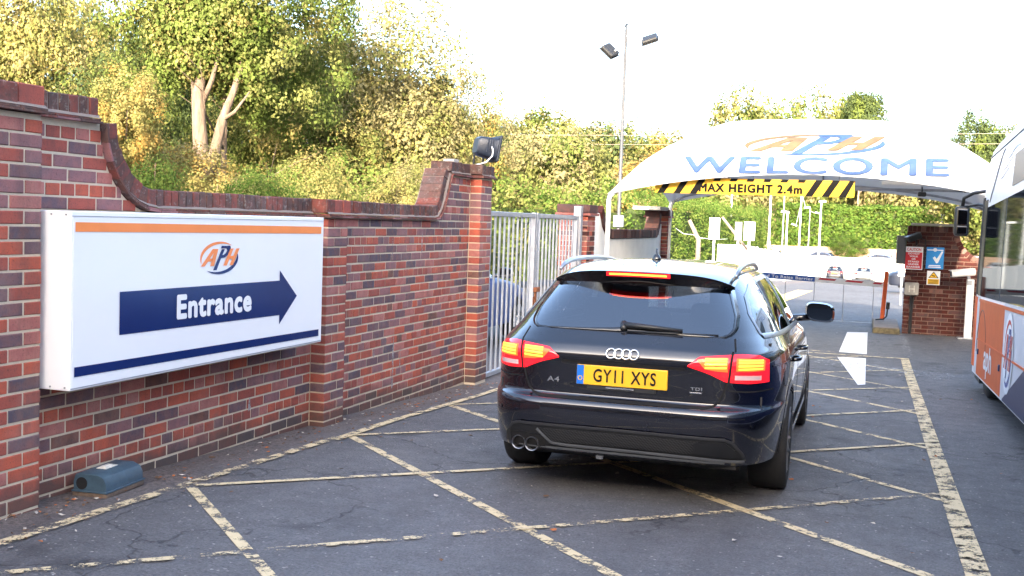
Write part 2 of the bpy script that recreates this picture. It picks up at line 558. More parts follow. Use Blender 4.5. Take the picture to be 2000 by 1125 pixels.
# ------------------------------------------------------------------ ground and road markings
xs = np.unique(np.round(np.concatenate([np.linspace(-200, -30, 12), np.linspace(-30, -6, 13), np.linspace(-6, 4, 41), np.linspace(4, 40, 19), np.linspace(40, 200, 10)]), 3))
ys = np.unique(np.round(np.concatenate([np.linspace(-60, 2, 32), np.linspace(2, 24, 89), np.linspace(24, 70, 24), np.linspace(70, 400, 14)]), 3))
XX, YY = np.meshgrid(xs, ys)
ZZ = gz(XX, YY)
g = MB()
g.grid(np.stack([XX, YY, ZZ], -1))
o = g.build('ground', M['asphalt'], smooth=True, kind='structure')
tag(o, 'dark worn asphalt of the entrance road and car park', None)

def strip(mb, p, q, w, lift=.004, step=.25):
    p, q = np.array(p, float), np.array(q, float)
    d = q - p
    L = np.hypot(*d)
    d /= L
    nn = np.array([-d[1], d[0]])
    k = max(2, int(L / step) + 1)
    t = np.linspace(0, 1, k)
    c = p + np.outer(t, q - p)
    rows = []
    for sgn in (-1, 1):
        e = c + nn * sgn * w / 2
        rows.append(np.stack([e[:, 0], e[:, 1], gz(e[:, 0], e[:, 1]) + lift], -1))
    mb.grid(np.array(rows), flip=True)

box = thing('yellow_box_marking', (0, 9, 0), 'worn yellow criss-cross box marking painted across the entrance road', None)
box['kind'] = 'structure'
XL, XR, YB, YT = -3.63, .55, 1.5, 16.75
def painted(p, q, w, mat, lift):
    mb = MB()
    strip(mb, p, q, w, lift)
    return mb.build('painted_line', mat, box)
painted((XR, YB), (XR, 16.95), .115, M['yellow_line'], .012)
painted((XL, 3.2), (XL, 7.1), .075, M['yellow_line_thin'], .012)
painted((XL + .03, 7.0), (XL + .03, 12.6), .075, M['yellow_line'], .012)
painted((XL, YT), (XR + .06, YT + .15), .11, M['yellow_line'], .0135)
painted((-1.2, YT + .42), (-.45, YT + .48), .09, M['yellow_line_thin'], .012)
for i in range(8):                                   # falling diagonals x + y = c
    c = 1.65 + 2 * i
    a, b = (XL + .05, c - XL - .05), (XR, c - XR)
    if a[1] > YT:
        a = (c - YT, YT)
    if b[1] < YB:
        b = (c - YB, YB)
    painted(a, b, .060 + .007 * (i % 3), M['yellow_line'], .0045)
for i in range(-2, 8):                               # rising diagonals y - x = c
    c = .85 + 2 * (i + 2)
    a, b = (XL + .05, c + XL + .05), (XR, c + XR)
    if a[1] < YB:
        a = (YB - c, YB)
    if b[1] > YT:
        b = (YT - c, YT)
    if b[1] > a[1] + .3:
        painted(a, b, .055, M['yellow_line_thin'] if abs(c - 6.85) < .1 else M['yellow_line'], .0085)
arrow = MB()
def gpts(pts, lift):
    return [(x, y, float(gz(x, y)) + lift) for x, y in pts]
arrow.add(gpts([(-.385, 17.3), (.02, 17.25), (.02, 21.2), (-.34, 21.0)], .005), [(0, 1, 2, 3)])
arrow.add(gpts([(.018, 13.3), (-.065, 13.2), (-.39, 16.55), (.01, 16.6)], .006), [(0, 3, 2, 1)])
o = arrow.build('white_arrow_marking', M['white_line'], kind='structure')
tag(o, 'white straight arrow painted on the road before the barrier', None)
sc_m = MB()
strip(sc_m, (-.9, 15.9), (1.1, 14.7), .75, .016)
strip(sc_m, (-.9, 22.1), (-.35, 22.2), .10, .006)
strip(sc_m, (.62, 17.2), (.61, 21.2), .12, .006)
strip(sc_m, (-.55, 20.2), (-.5, 21.4), .05, .006)
o = sc_m.build('scuffed_white_marking', M['white_scuff'], kind='structure')
tag(o, 'scuffed remains of white paint across the road by the canopy', None)
fy = MB()
strip(fy, (-2.6, 26.5), (-2.2, 41), .55, .006, 1)
strip(fy, (-4.4, 33), (-3.8, 33.5), .5, .006, 1)
o = fy.build('bay_line_marking', M['far_yellow'], kind='structure')
tag(o, 'pale yellow bay line on the sunlit car park surface', None)

# ------------------------------------------------------------------ bricks
CH = .004
def unit_brick(jit=0.0, seed=0):
    r = random.Random(seed)
    v = []
    # front face +X at x=0, depth 1 to x=-1, length 1 along Y, height 1 along Z (chamfer is baked for a stretcher)
    cy, cz, cx = CH / .215, CH / .065, CH / .1
    for x, a, b in ((-1, .5, .5), (-cx, .5, .5), (0, .5 - cy, .5 - cz)):
        for sy, sz in ((-1, -1), (1, -1), (1, 1), (-1, 1)):
            v.append((x + (r.uniform(-jit, jit) * .15 if x > -.9 else 0), sy * a + r.uniform(-jit, jit) * .12, sz * b + r.uniform(-jit, jit) * .35))
    f = [(8, 9, 10, 11)]
    for lay in (0, 4):
        for k in range(4):
            f.append((lay + k, lay + (k + 1) % 4, lay + 4 + (k + 1) % 4, lay + 4 + k))
    f.append((3, 2, 1, 0))
    return v, f
UNITS = [unit_brick(.045, s) for s in range(5)]
MESHES = {}
def brick_mesh(tone, var):
    k = (tone, var)
    if k not in MESHES:
        me = bpy.data.meshes.new('brick')
        me.from_pydata(UNITS[var][0], [], UNITS[var][1])
        me.materials.append(BR[tone])
        me.update()
        MESHES[k] = me
    return MESHES[k]
class Bricks:
    def __init__(self):
        self.items = []
    def put(self, origin, length, height, depth, tone, ax=None, part='brick'):
        """origin = centre of the outer face; ax = (outward, along, up) unit vectors"""
        ax = ax or (Vector((1, 0, 0)), Vector((0, 1, 0)), Vector((0, 0, 1)))
        j = rng.uniform(-.0004, .0026)
        o_ = Vector(origin) + ax[0] * j
        m = Matrix(((ax[0].x * depth, ax[1].x * length, ax[2].x * height, o_.x),
                    (ax[0].y * depth, ax[1].y * length, ax[2].y * height, o_.y),
                    (ax[0].z * depth, ax[1].z * length, ax[2].z * height, o_.z), (0, 0, 0, 1)))
        self.items.append((m, tone, rng.randrange(5), part, length * height))
    def emit(self, parent, limit=300, hidden=None):
        parts = {}
        for it in self.items:
            parts.setdefault(it[3], []).append(it)
        inv = abs_matrix(parent).inverted()
        for part, its in parts.items():
            def score(it):
                q = project(it[0].translation)
                if q is None or not (-25 < q[0] < 2025 and -10 < q[1] < 1135):
                    return 0
                if hidden and hidden(q, it[0].translation):
                    return 0
                out = it[0].col[0].xyz.normalized()
                d = Vector((0, 0, CAM_Z)) - it[0].translation
                return it[4] / d.length_squared * max(.05, out.dot(d.normalized()))
            sc_ = [(score(it), i) for i, it in enumerate(its)]
            sc_.sort(reverse=True)
            chosen = {i for s, i in sc_[:limit] if s > 0}
            rest = MB()
            tones = list(BR)
            for i, it in enumerate(its):
                m, tone, var, _, _ = it
                if i in chosen:
                    ob = bpy.data.objects.new(part, brick_mesh(tone, var))
                    COL.objects.link(ob)
                    ob.parent = parent
                    ob.matrix_parent_inverse = inv
                    ob.matrix_basis = m
                else:
                    rest.add([tuple(m @ Vector(p)) for p in UNITS[var][0]], UNITS[var][1], tones.index(tone))
            if rest.n:
                rest.build(part + '_remainder', [BR[t] for t in tones], parent, kind='stuff')
def pick(table):
    x = rng.random() * sum(w for _, w in table)
    for t, w in table:
        x -= w
        if x <= 0:
            return t
    return table[-1][0]
T_STR = (('red', 3.6), ('bright', 2.8), ('purple', 2.5), ('blue', 1.1), ('mauve', 2.4), ('pink', 1.7), ('brown', .8))
T_STR_TOP = (('red', 2), ('bright', .8), ('purple', 3.2), ('blue', 1.2), ('mauve', 3.5), ('pink', 1.2))
T_STR_LOW = (('red', 3), ('bright', 3.5), ('purple', 1.3), ('blue', .5), ('mauve', 2), ('pink', 2.2), ('brown', 1))
T_HDR = (('red', 4), ('bright', 4), ('pink', 2), ('mauve', 1.5), ('brown', .5), ('purple', .5))
T_COP = (('cope_a', 3), ('cope_b', 3), ('cope_c', 2.2))

XF, XP = -4.072, -3.946                       # panel face, pier face
L0 = CAM_Z - .0337                            # underside of the low coping
CRS = .075
wall = thing('brick_wall', (XF - .1, 7.5, 0), 'long red and purple brick boundary wall with piers and sweeping brick coping', 'wall')
BW = Bricks()
SW1C, SW1R = (5.54, 2.165), .495              # left sweep: centre (y,z), radius of the tile underside
def sweep_left(z):
    if z >= SW1C[1]:
        return SW1C[0] - SW1R
    return SW1C[0] - math.sqrt(max(0, SW1R ** 2 - (z - SW1C[1]) ** 2))
SW2 = [(9.90, 1.668), (9.99, 1.683), (10.06, 1.73), (10.12, 1.80), (10.18, 1.90), (10.235, 2.0), (10.275, 2.08), (10.30, 2.128)]
def sweep_right(z):
    return float(np.interp(z, [p[1] for p in SW2], [p[0] for p in SW2]))
def course(k, y0, y1, x, hdr=None, table=None):
    zc = L0 - CRS * (k - .5)
    if hdr is None:
        hdr = k % 4 == 3
    mod = .1125 if hdr else .225
    off = (.0 if k % 2 else .1125) if not hdr else .05625
    y = y0 - (off if off else 0)
    tb = table or (T_HDR if hdr else (T_STR_TOP if k <= 6 else (T_STR_LOW if k >= 15 else T_STR)))
    while y < y1 - .005:
        a, b = max(y, y0), min(y + mod - .0125, y1)
        if b - a > .025:
            BW.put((x, (a + b) / 2, zc + rng.uniform(-.0015, .0015)), b - a, .0625 + rng.uniform(-.002, .001), .1, pick(tb))
        y += mod
PIERS = ((4.128, 4.456), (7.488, 7.8157), (10.896, 11.236))
for k in range(-5, 24):
    z = L0 - CRS * (k - .5)
    high = k <= 0
    course(k, 1.2, PIERS[0][0] - .005, XF)
    course(k, PIERS[0][1] + .004, (sweep_left(z) - .006) if high else PIERS[1][0] - .006, XF)
    course(k, (sweep_right(z) + .012) if high else PIERS[1][1] + .004, PIERS[2][0] - .006, XF)
    for i, (a, b) in enumerate(PIERS):
        if i == 1 and high:
            continue
        w = b - a
        l1 = .205 if (k + i) % 2 else .105
        tb = (('red', 3), ('bright', 2.5), ('purple', 2), ('blue', 1.3), ('mauve', 2), ('pink', .8))
        BW.put((XP, a + l1 / 2, z), l1, .063, .122, pick(tb if l1 > .15 else T_HDR))
        l2 = w - l1 - .0125
        BW.put((XP, b - l2 / 2, z), l2, .063, .122, pick(tb if l2 > .15 else T_HDR))
# mortar core
mc = MB()
zb = -.35
mc.box((-4.285, 1.2, zb), (XF - .004, PIERS[0][1] - .05, 2.14))
pl = [(PIERS[0][1] - .05, zb), (PIERS[2][0] + .1, zb), (PIERS[2][0] + .1, 2.125)]
pl += [(y + .006, z) for y, z in SW2[::-1]]
arc = [(SW1C[0] - SW1R * math.cos(t), SW1C[1] - SW1R * math.sin(t)) for t in np.linspace(math.pi / 2, 0, 14)]
pl += [(y - .004, z - .004) for y, z in arc] + [(PIERS[0][1] - .05, 2.155)]
mc.prism(pl, .209, lambda a, b, w: (-4.285 + w, a, b))
for i, (a, b) in enumerate(PIERS):
    mc.box((XF - .03, a + .004, zb), (XP - .004, b - .004, 2.138 if i != 1 else L0))
mc.build('mortar_core', M['mortar'], wall)
# brick-on-edge copings over two courses of projecting creasing tiles
UPX = Vector((1, 0, 0))
def cope(y0, z0, y1, z1, xfront, depth=.235, tile=.165, face=.065, tones=T_COP, flat=False):
    """a straight run (or one chord of a sweep) from (y0,z0) to (y1,z1), measured on the tile underside"""
    d = Vector((0, y1 - y0, z1 - z0))
    L = d.length
    t = d / L
    n = Vector((0, -t.z, t.y))
    if n.z < 0 and abs(n.z) > abs(n.y):
        n = -n
    return d, L, t, n
def run(pts, xfront, pitch, face, h=.1025, tones=T_COP, tile_pitch=.168, nsign=1):
    """pts: polyline (y,z) of the tile underside"""
    P = np.array(pts, float)
    seg = np.hypot(*np.diff(P, axis=0).T)
    s = np.concatenate([[0], np.cumsum(seg)])
    def at(q):
        y, z = np.interp(q, s, P[:, 0]), np.interp(q, s, P[:, 1])
        e = .02
        y1, z1 = np.interp(min(q + e, s[-1]), s, P[:, 0]), np.interp(min(q + e, s[-1]), s, P[:, 1])
        y2, z2 = np.interp(max(q - e, 0), s, P[:, 0]), np.interp(max(q - e, 0), s, P[:, 1])
        t = Vector((0, y1 - y2, z1 - z2)).normalized()
        n = Vector((0, -t.z, t.y)) * nsign
        return Vector((0, y, z)), t, n
    for lay, (proj, th, lo) in enumerate(((.040, .013, .002), (.026, .012, .0165))):
        k = max(1, round(s[-1] / tile_pitch))
        step = s[-1] / k
        for i in range(k):
            c, t, n = at((i + .5) * step)
            BW.put(c + n * (lo + th / 2) + UPX * (xfront + proj), step - .003, th, .30, pick((('cope_c', 3), ('cope_a', 2), ('mauve', 1))), (UPX, t, n), 'creasing_tile')
    k = max(1, round(s[-1] / pitch))
    step = s[-1] / k
    for i in range(k):
        c, t, n = at((i + .5) * step)
        BW.put(c + n * (.036 + h / 2 + rng.uniform(-.003, .005)) + UPX * (xfront + .004 + rng.uniform(-.002, .007)), step * face / pitch, h, .225, pick(tones), (UPX, t, n), 'coping_brick')
    f = MB()
    q = np.linspace(0, s[-1], max(2, int(s[-1] / .08)))
    rows = [[], [], [], [], []]
    for a in q:
        c, t, n = at(a)
        rows[0].append(tuple(c + n * .030 + UPX * (xfront + .022)))
        rows[1].append(tuple(c + n * (.042 + rng.uniform(-.003, .006)) + UPX * (xfront + .0085)))
        rows[2].append(tuple(c + n * .046 + UPX * (xfront - .001)))
        rows[3].append(tuple(c + n * .134 + UPX * (xfront - .003)))
        rows[4].append(tuple(c + n * .135 + UPX * (xfront - .228)))
    f.grid(np.array(rows))
    f.build('coping_mortar', M['mortar_top'], wall)
HI = 2.142
run([(1.2, HI), (4.09, HI)], XF, .075, .064)
run([(4.10, HI), (4.47, HI)], XP, .185, .175, tones=(('cope_c', 1), ('red', 1)))
run([(4.48, HI), (5.02, HI + .004)], XF, .075, .062)
th0, th1 = 0.0, math.pi / 2
run([(SW1C[0] - SW1R * math.cos(t), SW1C[1] - SW1R * math.sin(t)) for t in np.linspace(.02, th1, 16)], XF, .095, .083, tones=(('cope_c', 3), ('cope_a', 2), ('red', 1)), tile_pitch=.11)
run([(5.54, L0 + .001), (7.45, L0 + .001)], XF, .0735, .063)
run([(7.455, L0 + .001), (7.85, L0 + .001)], XP, .132, .124, tones=(('red', 1), ('cope_c', 1.5)))
run([(7.855, L0 + .001), (9.90, L0 + .001)], XF, .0735, .063)
run(SW2, XF, .09, .08, tones=(('cope_b', 3), ('cope_a', 2), ('cope_c', 1)), tile_pitch=.11)
run([(10.31, 2.128), (10.86, 2.128)], XF, .11, .10, tones=(('cope_a', 2), ('cope_b', 1), ('cope_c', 2)))
run([(10.865, 2.128), (11.27, 2.128)], XP, .135, .127, tones=(('red', 1), ('cope_c', 2), ('cope_a', 1)))
SIGN_POLY = ((95, 412), (632, 428), (628, 668), (95, 762))
def behind_sign(q, p):
    return 98 < q[0] < 626 and p.x < -4 and 418 + .03 * (q[0] - 95) < q[1] < 750 - .178 * (q[0] - 95)
BW.emit(wall, 300, behind_sign)
ef = MB()                                      # efflorescence streaks running down the far panel
for y, z0, z1, w in ((9.02, .62, .12, .045), (9.18, .5, .3, .02), (8.95, 1.5, 1.30, .02), (9.62, 1.56, 1.35, .03), (8.62, .55, .45, .02), (6.62, .40, .30, .04)):
    pts = [(y - w * .5 + rng.uniform(-.01, .01), z1), (y + w * .5, z1 + .02), (y + w * .35, (z0 + z1) / 2), (y + w * .12, z0), (y - w * .12, z0 - .01), (y - w * .4, (z0 + z1) / 2)]
    ef.add([(XF + .0045, a, b) for a, b in pts], [tuple(range(6))])
ef.build('lime_streak', worn_paint('lime_bloom', (.55, .52, .52), .40, .62), wall)

# ------------------------------------------------------------------ logo shapes
def crescent(a0, a1, th, k=26, r=1.0):
    out, inn = [], []
    for i in range(k + 1):
        t = i / k
        a = math.radians(a0 + (a1 - a0) * t)
        out.append((r * math.cos(a), r * math.sin(a)))
        ri = r * (1 - th * math.sin(math.pi * t) ** .8)
        inn.append((ri * math.cos(a), ri * math.sin(a)))
    return out + inn[::-1][1:-1]
def sh(poly, k=.28):
    return [(a + k * b, b) for a, b in poly]
LOGO = [
    ('logo_swoosh', crescent(200, 48, .17), 'a'),
    ('logo_swoosh', crescent(228, 378, .19), 'b'),
    ('logo_letter', sh([(-.84, -.48), (-.64, -.48), (-.56, -.2), (-.36, -.2), (-.35, -.02), (-.51, -.02), (-.42, .32), (-.36, -.48), (-.16, -.48), (-.24, .56), (-.54, .56)]), 'a'),
    ('logo_letter', sh([(-.14, -.74), (.04, -.74), (.06, -.02), (.26, .02), (.42, .22), (.46, .5), (.34, .74), (-.12, .74), (-.12, .585), (.17, .57), (.26, .46), (.22, .27), (.14, .18), (.08, .17), (.10, .53), (-.06, .53)]), 'b'),
    ('logo_letter', sh([(.32, -.48), (.5, -.48), (.53, -.08), (.68, -.08), (.66, -.48), (.84, -.48), (.9, .56), (.72, .56), (.69, .1), (.54, .1), (.57, .56), (.39, .56)]), 'a'),
]
def logo(parent, fn, mats, world_space=True, name='logo_mark'):
    root = None
    for i, (nm, poly, c) in enumerate(LOGO):
        mb = MB()
        mb.add([fn(a, b, .0006 * i) for a, b in poly], [tuple(range(len(poly)))])
        mb.build(nm, mats[c], parent, world_space=world_space)

# ------------------------------------------------------------------ entrance sign
SX = -3.80
sign = thing('entrance_sign', (-3.93, 5.8, .757), 'white box sign reading Entrance with navy arrow, on the brick wall', 'sign')
cb = MB()
cb.bbox((-4.06, 4.497, .758), (SX, 7.146, 1.668), .006)
cb.build('cabinet', M['sign_white'], sign)
for z0_, z1_ in ((1.6425, 1.6455), (.7685, .7715)):
    tr_ = MB()
    tr_.box((SX - .002, 4.503, z0_), (SX + .0035, 7.140, z1_))
    tr_.build('retaining_trim', M['galv'], sign)
fr = MB()
fr.box((SX - .002, 4.512, .774), (SX + .0015, 7.131, 1.640))
fr.build('face_panel', M['sign_white'], sign)
def sgn(y, z, w=0):
    return (SX + .004 + w, y, z)
for nm, mat_, poly in (('top_stripe', 'orange_vinyl', [(4.524, 1.565), (7.102, 1.552), (7.102, 1.602), (4.524, 1.613)]),
                       ('bottom_stripe', 'navy', [(4.524, .828), (7.094, .807), (7.094, .856), (4.524, .878)]),
                       ('arrow', 'navy', [(4.87, 1.244), (4.87, 1.012), (6.532, 1.000), (6.532, .936), (6.766, 1.119), (6.528, 1.305), (6.528, 1.235)])):
    mb = MB()
    mb.add([sgn(*p) for p in poly], [tuple(range(len(poly)))])
    mb.build(nm, M[mat_], sign)
lettering('entrance', lambda a, b: sgn(5.372 + a * .803, 1.055 + b * .146 - a * .004, .003), M['sign_white'], 'lettering', sign)
logo(sign, lambda a, b, w: sgn(5.806 + a * .205, 1.405 + b * .100, w), {'a': M['orange_vinyl'], 'b': M['navy']})
fx = MB()
for y, z in ((4.54, .79), (4.54, 1.65), (7.1, .79), (7.1, 1.65)):
    pass
for x, z in ((-3.83, .775), (-3.92, .775), (-3.83, 1.65), (-3.92, 1.65)):
    fx = MB()
    fx.tube([(x, 4.4975, z), (x, 4.4935, z)], .005, 8)
    fx.build('fixing_screw', M['galv_dull'], sign)

# ------------------------------------------------------------------ bait box at the wall foot
bz = float(gz(-3.9, 5.0))
RB = Matrix.Translation((-3.925, 4.965, bz)) @ Matrix.Rotation(math.radians(5), 4, 'Z') @ Matrix.Diagonal((.88, .98, .98, 1))
bait = thing('bait_box', (-3.925, 4.965, bz), 'weathered blue-grey rodent bait box on the ground against the brick wall', 'box')
b1 = MB()
b1.bbox((-.12, -.185, .0), (.12, .185, .03), .008, mat=RB)
b1.build('base', M['bait_base'], bait)
b2 = MB()
prof = [(-.115, .03), (.115, .03), (.113, .085), (.095, .118), (.055, .135), (-.07, .137), (-.105, .125), (-.115, .09)]
rows = []
for y, s in ((-.18, .93), (-.165, 1.), (.165, 1.), (.18, .93)):
    rows.append([tuple(RB @ Vector((a * (.5 + .5 * s), y, .03 + (b - .03) * s))) for a, b in prof])
b2.grid(np.array(rows), closed_u=True)
b2.f += [tuple(range(8))[::-1], tuple(range(24, 32))]
b2.m += [0, 0]
b2.build('lid', M['bait'], bait, smooth=True, auto=35)
b3 = MB()
b3.bbox((-.122, -.19, .03), (.122, .19, .04), .003, mat=RB)
b3.build('lid_rim', M['bait'], bait)
b4 = MB()
b4.tube([RB @ Vector((-.055, -.1835, .078)), RB @ Vector((-.055, -.176, .078))], .033, 16)
b4.build('entry_hole', M['black_matt'], bait)
b5 = MB()
b5.bbox((-.04, -.07, .1365), (.03, .04, .1405), .001, mat=RB)
b5.bbox((-.025, -.05, .1408), (.01, .02, .147), .001, mat=RB)
b5.build('paper_label', M['paper'], bait)

# ------------------------------------------------------------------ floodlight on the far pier
fl = thing('floodlight', (-4.02, 11.05, 2.27), 'dark blue floodlight with white cable on top of the brick pier', 'floodlight')
RF = Matrix.Translation((-3.96, 11.05, 2.46)) @ Matrix.Rotation(math.radians(38), 4, 'Z') @ Matrix.Rotation(math.radians(9), 4, 'Y')
h = MB()
sec = []
for x, hy, hz in ((-.125, .085, .075), (-.10, .105, .10), (.03, .115, .112), (.09, .13, .125)):
    pts = []
    for t in np.linspace(0, 2 * math.pi, 24, endpoint=False):
        c, s = math.cos(t), math.sin(t)
        pts.append(tuple(RF @ Vector((x, hy * math.copysign(abs(c) ** .35, c), hz * math.copysign(abs(s) ** .35, s)))))
    sec.append(pts)
h.grid(np.array(sec), closed_u=True)
h.f.append(tuple(range(24)))
h.m.append(0)
h.build('housing', M['navy_metal'], fl, smooth=True, auto=40)
b = MB()
b.bbox((.088, -.15, -.135), (.115, .15, .145), .01, mat=RF)
b.build('bezel', M['navy_metal'], fl)
for k in range(4):
    for s0, s1 in ((-.121, -.113), (.113, .121)):
        b = MB()
        b.bbox((-.03 + k * .028, s0, -.06 + k * .02), (-.018 + k * .028, s1, .09), .002, mat=RF)
        b.build('cooling_fin', M['navy_metal'], fl)
b = MB()
b.tube([(-4.05, 10.91, 2.267), (-4.04, 10.91, 2.40)], .012, 8)
b.tube([(-4.05, 11.19, 2.267), (-4.04, 11.19, 2.40)], .012, 8)
b.box((-4.07, 10.9, 2.262), (-4.03, 11.2, 2.272))
b.build('bracket', M['black_plastic'], fl)
b = MB()
b.tube([(-3.88, 10.98, 2.47), (-3.85, 10.95, 2.44), (-3.845, 10.93, 2.37), (-3.90, 10.9, 2.30), (-3.99, 10.93, 2.275), (-4.03, 10.93, 2.272)], .0085, 8)
b.build('cable', M['white_paint'], fl, smooth=True)
b = MB()
b.bbox((-4.2, 10.42, 2.262), (-4.08, 10.56, 2.30), .005)
o = tag(b.build('junction_box', M['concrete']), 'small pale junction box on the wall coping beside the floodlight', 'box')
# ------------------------------------------------------------------ steel gate in line with the wall
gate = thing('steel_gate', (-4.05, 13.2, 0), 'grey galvanised steel bar gate between the two brick piers', 'gate')
GX = -4.05
def gpart(name, mb, mat=None):
    return mb.build(name, mat or M['galv'], gate)
def gg(y):
    return float(gz(GX, y))
for a, b in ((11.36, 13.17), (13.26, 15.22)):
    mb = MB(); mb.bbox((GX - .025, a, 1.735), (GX + .025, b, 1.79), .006); gpart('top_rail', mb)
    mb = MB()
    mb.bbox((GX - .025, a, 0), (GX + .025, b, .05), .006, mat=Matrix.Translation((0, 0, gg((a + b) / 2) + .03)))
    gpart('bottom_rail', mb)
    n = int((b - a) / .155)
    for i in range(1, n):
        y = a + (b - a) * i / n
        mb = MB(); mb.tube([(GX, y, gg(y) + .07), (GX, y, 1.74)], .0145, 8); mb.build('bar', M['galv'], gate, smooth=True, auto=40)
    for y in (a, b):
        mb = MB(); mb.bbox((GX - .03, y - .03, gg(y) + .02), (GX + .03, y + .03, 1.80), .006); gpart('stile', mb)
mb = MB(); mb.bbox((GX - .05, 15.26, -.3), (GX + .06, 15.38, 1.93), .01); gpart('gate_post', mb)
mb = MB(); mb.bbox((GX + .03, 13.14, .80), (GX + .075, 13.30, .86), .006); mb.bbox((GX + .03, 13.18, .55), (GX + .05, 13.24, .8), .006); mb.bbox((GX + .026, 13.14, .60), (GX + .033, 13.20, .74), .002)
gpart('rusty_latch', mb, M['rust'])

# ------------------------------------------------------------------ second stretch of wall: brick piers, white panel, brick sweeps
wall2 = thing('white_panel_wall', (-4.05, 19, 0), 'low white painted wall with dark brick coping between two brick piers', 'wall')
B2 = Bricks()
BW_old, BW = BW, B2
def pier_at(y0, w, x1, zt, parent):
    mcore = MB(); mcore.box((x1 - w + .008, y0 + .008, -.4), (x1 - .008, y0 + w - .008, zt - .01)); mcore.build('mortar_core', M['mortar'], parent)
    k = 0
    z = zt - .0375
    while z > -.2:
        odd = k % 2
        for (face, ax) in (('x', (Vector((1, 0, 0)), Vector((0, 1, 0)), Vector((0, 0, 1)))), ('y', (Vector((0, -1, 0)), Vector((1, 0, 0)), Vector((0, 0, 1))))):
            l1 = (w - .01) * (.66 if odd else .34)
            for s, l in ((0, l1), (1, w - .01 - l1)):
                if face == 'x':
                    c = (x1, y0 + (l / 2 if s == 0 else w - l / 2), z)
                else:
                    c = (x1 - w + (l / 2 if s == 0 else w - l / 2), y0, z)
                B2.put(c, l, .065, .09, pick(T_HDR + (('deep', 2),)), ax)
        z -= .075
        k += 1
pier_at(15.52, .44, -3.95, 1.80, wall2)
pier_at(22.05, .44, -3.95, 1.85, wall2)
for y0 in (15.52, 22.05):
    zt = 1.80 if y0 < 20 else 1.85
    mb = MB(); mb.bbox((-4.44, y0 - .05, zt), (-3.90, y0 + .49, zt + .035), .006); mb.build('creasing_tile', M['tile'], wall2)
    mb = MB(); mb.bbox((-4.42, y0 - .03, zt + .037), (-3.92, y0 + .47, zt + .16), .01); mb.build('pier_cap', BR['dark'], wall2)
mb = MB()
wp = [(15.97, -.4), (22.04, -.4), (22.04, 1.72), (21.72, 1.66), (21.58, 1.5), (21.4, 1.44), (17.55, 1.44), (17.2, 1.48), (16.95, 1.62), (16.72, 1.85), (15.97, 1.9)]
mb.prism(wp, .2, lambda a, b_, w: (-4.27 + w, a, b_))
mb.build('white_panel', M['render_white'], wall2)
def run2(pts, pitch, face, h):
    P = np.array(pts, float)
    s = np.concatenate([[0], np.cumsum(np.hypot(*np.diff(P, axis=0).T))])
    k = max(1, round(s[-1] / pitch)); st = s[-1] / k
    for i in range(k):
        q = (i + .5) * st
        y, z = np.interp(q, s, P[:, 0]), np.interp(q, s, P[:, 1])
        y1, z1 = np.interp(min(q + .03, s[-1]), s, P[:, 0]), np.interp(min(q + .03, s[-1]), s, P[:, 1])
        y0, z0 = np.interp(max(q - .03, 0), s, P[:, 0]), np.interp(max(q - .03, 0), s, P[:, 1])
        t = Vector((0, y1 - y0, z1 - z0)).normalized(); n = Vector((0, -t.z, t.y))
        B2.put(Vector((-4.03, y, z)) + n * (h / 2), st * face / pitch, h, .28, pick((('dark', 3), ('brown', 1.5), ('deep', 1))), (UPX, t, n), 'coping_brick')
run2([(16.70, 1.87), (16.93, 1.63), (17.18, 1.49), (17.55, 1.45), (21.4, 1.45), (21.58, 1.51), (21.72, 1.67), (21.80, 1.9)], .15, .14, .15)
B2.emit(wall2, 300)
BW = BW_old
mb = MB(); mb.bbox((-4.5, 21.2, 1.99), (-3.95, 22.5, 2.06), .01)
tag(mb.build('cap_slab', M['concrete']), 'pale concrete slab lying on the farther brick pier by the canopy leg', 'slab')

# ------------------------------------------------------------------ canopy over the entrance lane
CXc, CYc, CW, CD = -.95, 19.45, 3.0, 2.75
PROF_U = [0, .30, .45, .60, .75, .85, .94, 1.0]
PROF_F = [1.0, .99, .955, .80, .62, .44, .20, 0]
PROF_S = [1.0, .985, .93, .72, .50, .32, .13, 0]
def cano(u, v):
    fu, fv = np.interp(abs(u), PROF_U, PROF_S), np.interp(abs(v), PROF_U, PROF_F)
    k = 12.
    hmin = -math.log(math.exp(-k * fu) + math.exp(-k * fv)) / k
    hmin = max(0, hmin + .0577 * (1 if min(fu, fv) > .3 else min(fu, fv) / .3))
    return 2.16 + .36 * (1 - u * u * v * v) + .985 * hmin
can = thing('canopy', (CXc, CYc, 0), 'white fabric drive-through canopy reading WELCOME over the entrance lane', 'canopy')
nu, nv = 61, 53
P = np.zeros((nv, nu, 3))
for j, v in enumerate(np.sin(np.linspace(-math.pi / 2, math.pi / 2, nv))):
    for i, u in enumerate(np.sin(np.linspace(-math.pi / 2, math.pi / 2, nu))):
        P[j, i] = (CXc + u * CW, CYc + v * CD, cano(u, v))
mb = MB()
mb.grid(P)
mb.grid(P - np.array([0, 0, .008]), flip=True)
edge = [P[0, i] for i in range(nu)] + [P[j, -1] for j in range(1, nv)] + [P[-1, i] for i in range(nu - 2, -1, -1)] + [P[j, 0] for j in range(nv - 2, 0, -1)]
E2 = np.array([edge + [edge[0]], [e - np.array([0, 0, .008]) for e in edge] + [edge[0] - np.array([0, 0, .008])]])
mb.grid(E2)
mb.build('fabric_roof', M['fabric'], can, smooth=True, auto=50)
def on_canopy(x, z, w=0):
    """point of the front slope at lateral x and height z"""
    u = (x - CXc) / CW
    lo, hi = 0., 1.
    for _ in range(30):
        mid_ = (lo + hi) / 2
        if cano(u, -mid_) > z:
            lo = mid_
        else:
            hi = mid_
    return (x, CYc - lo * CD - .016 - w, z + .014 + w)
def dens(key, n):
    return TEXTS[key]
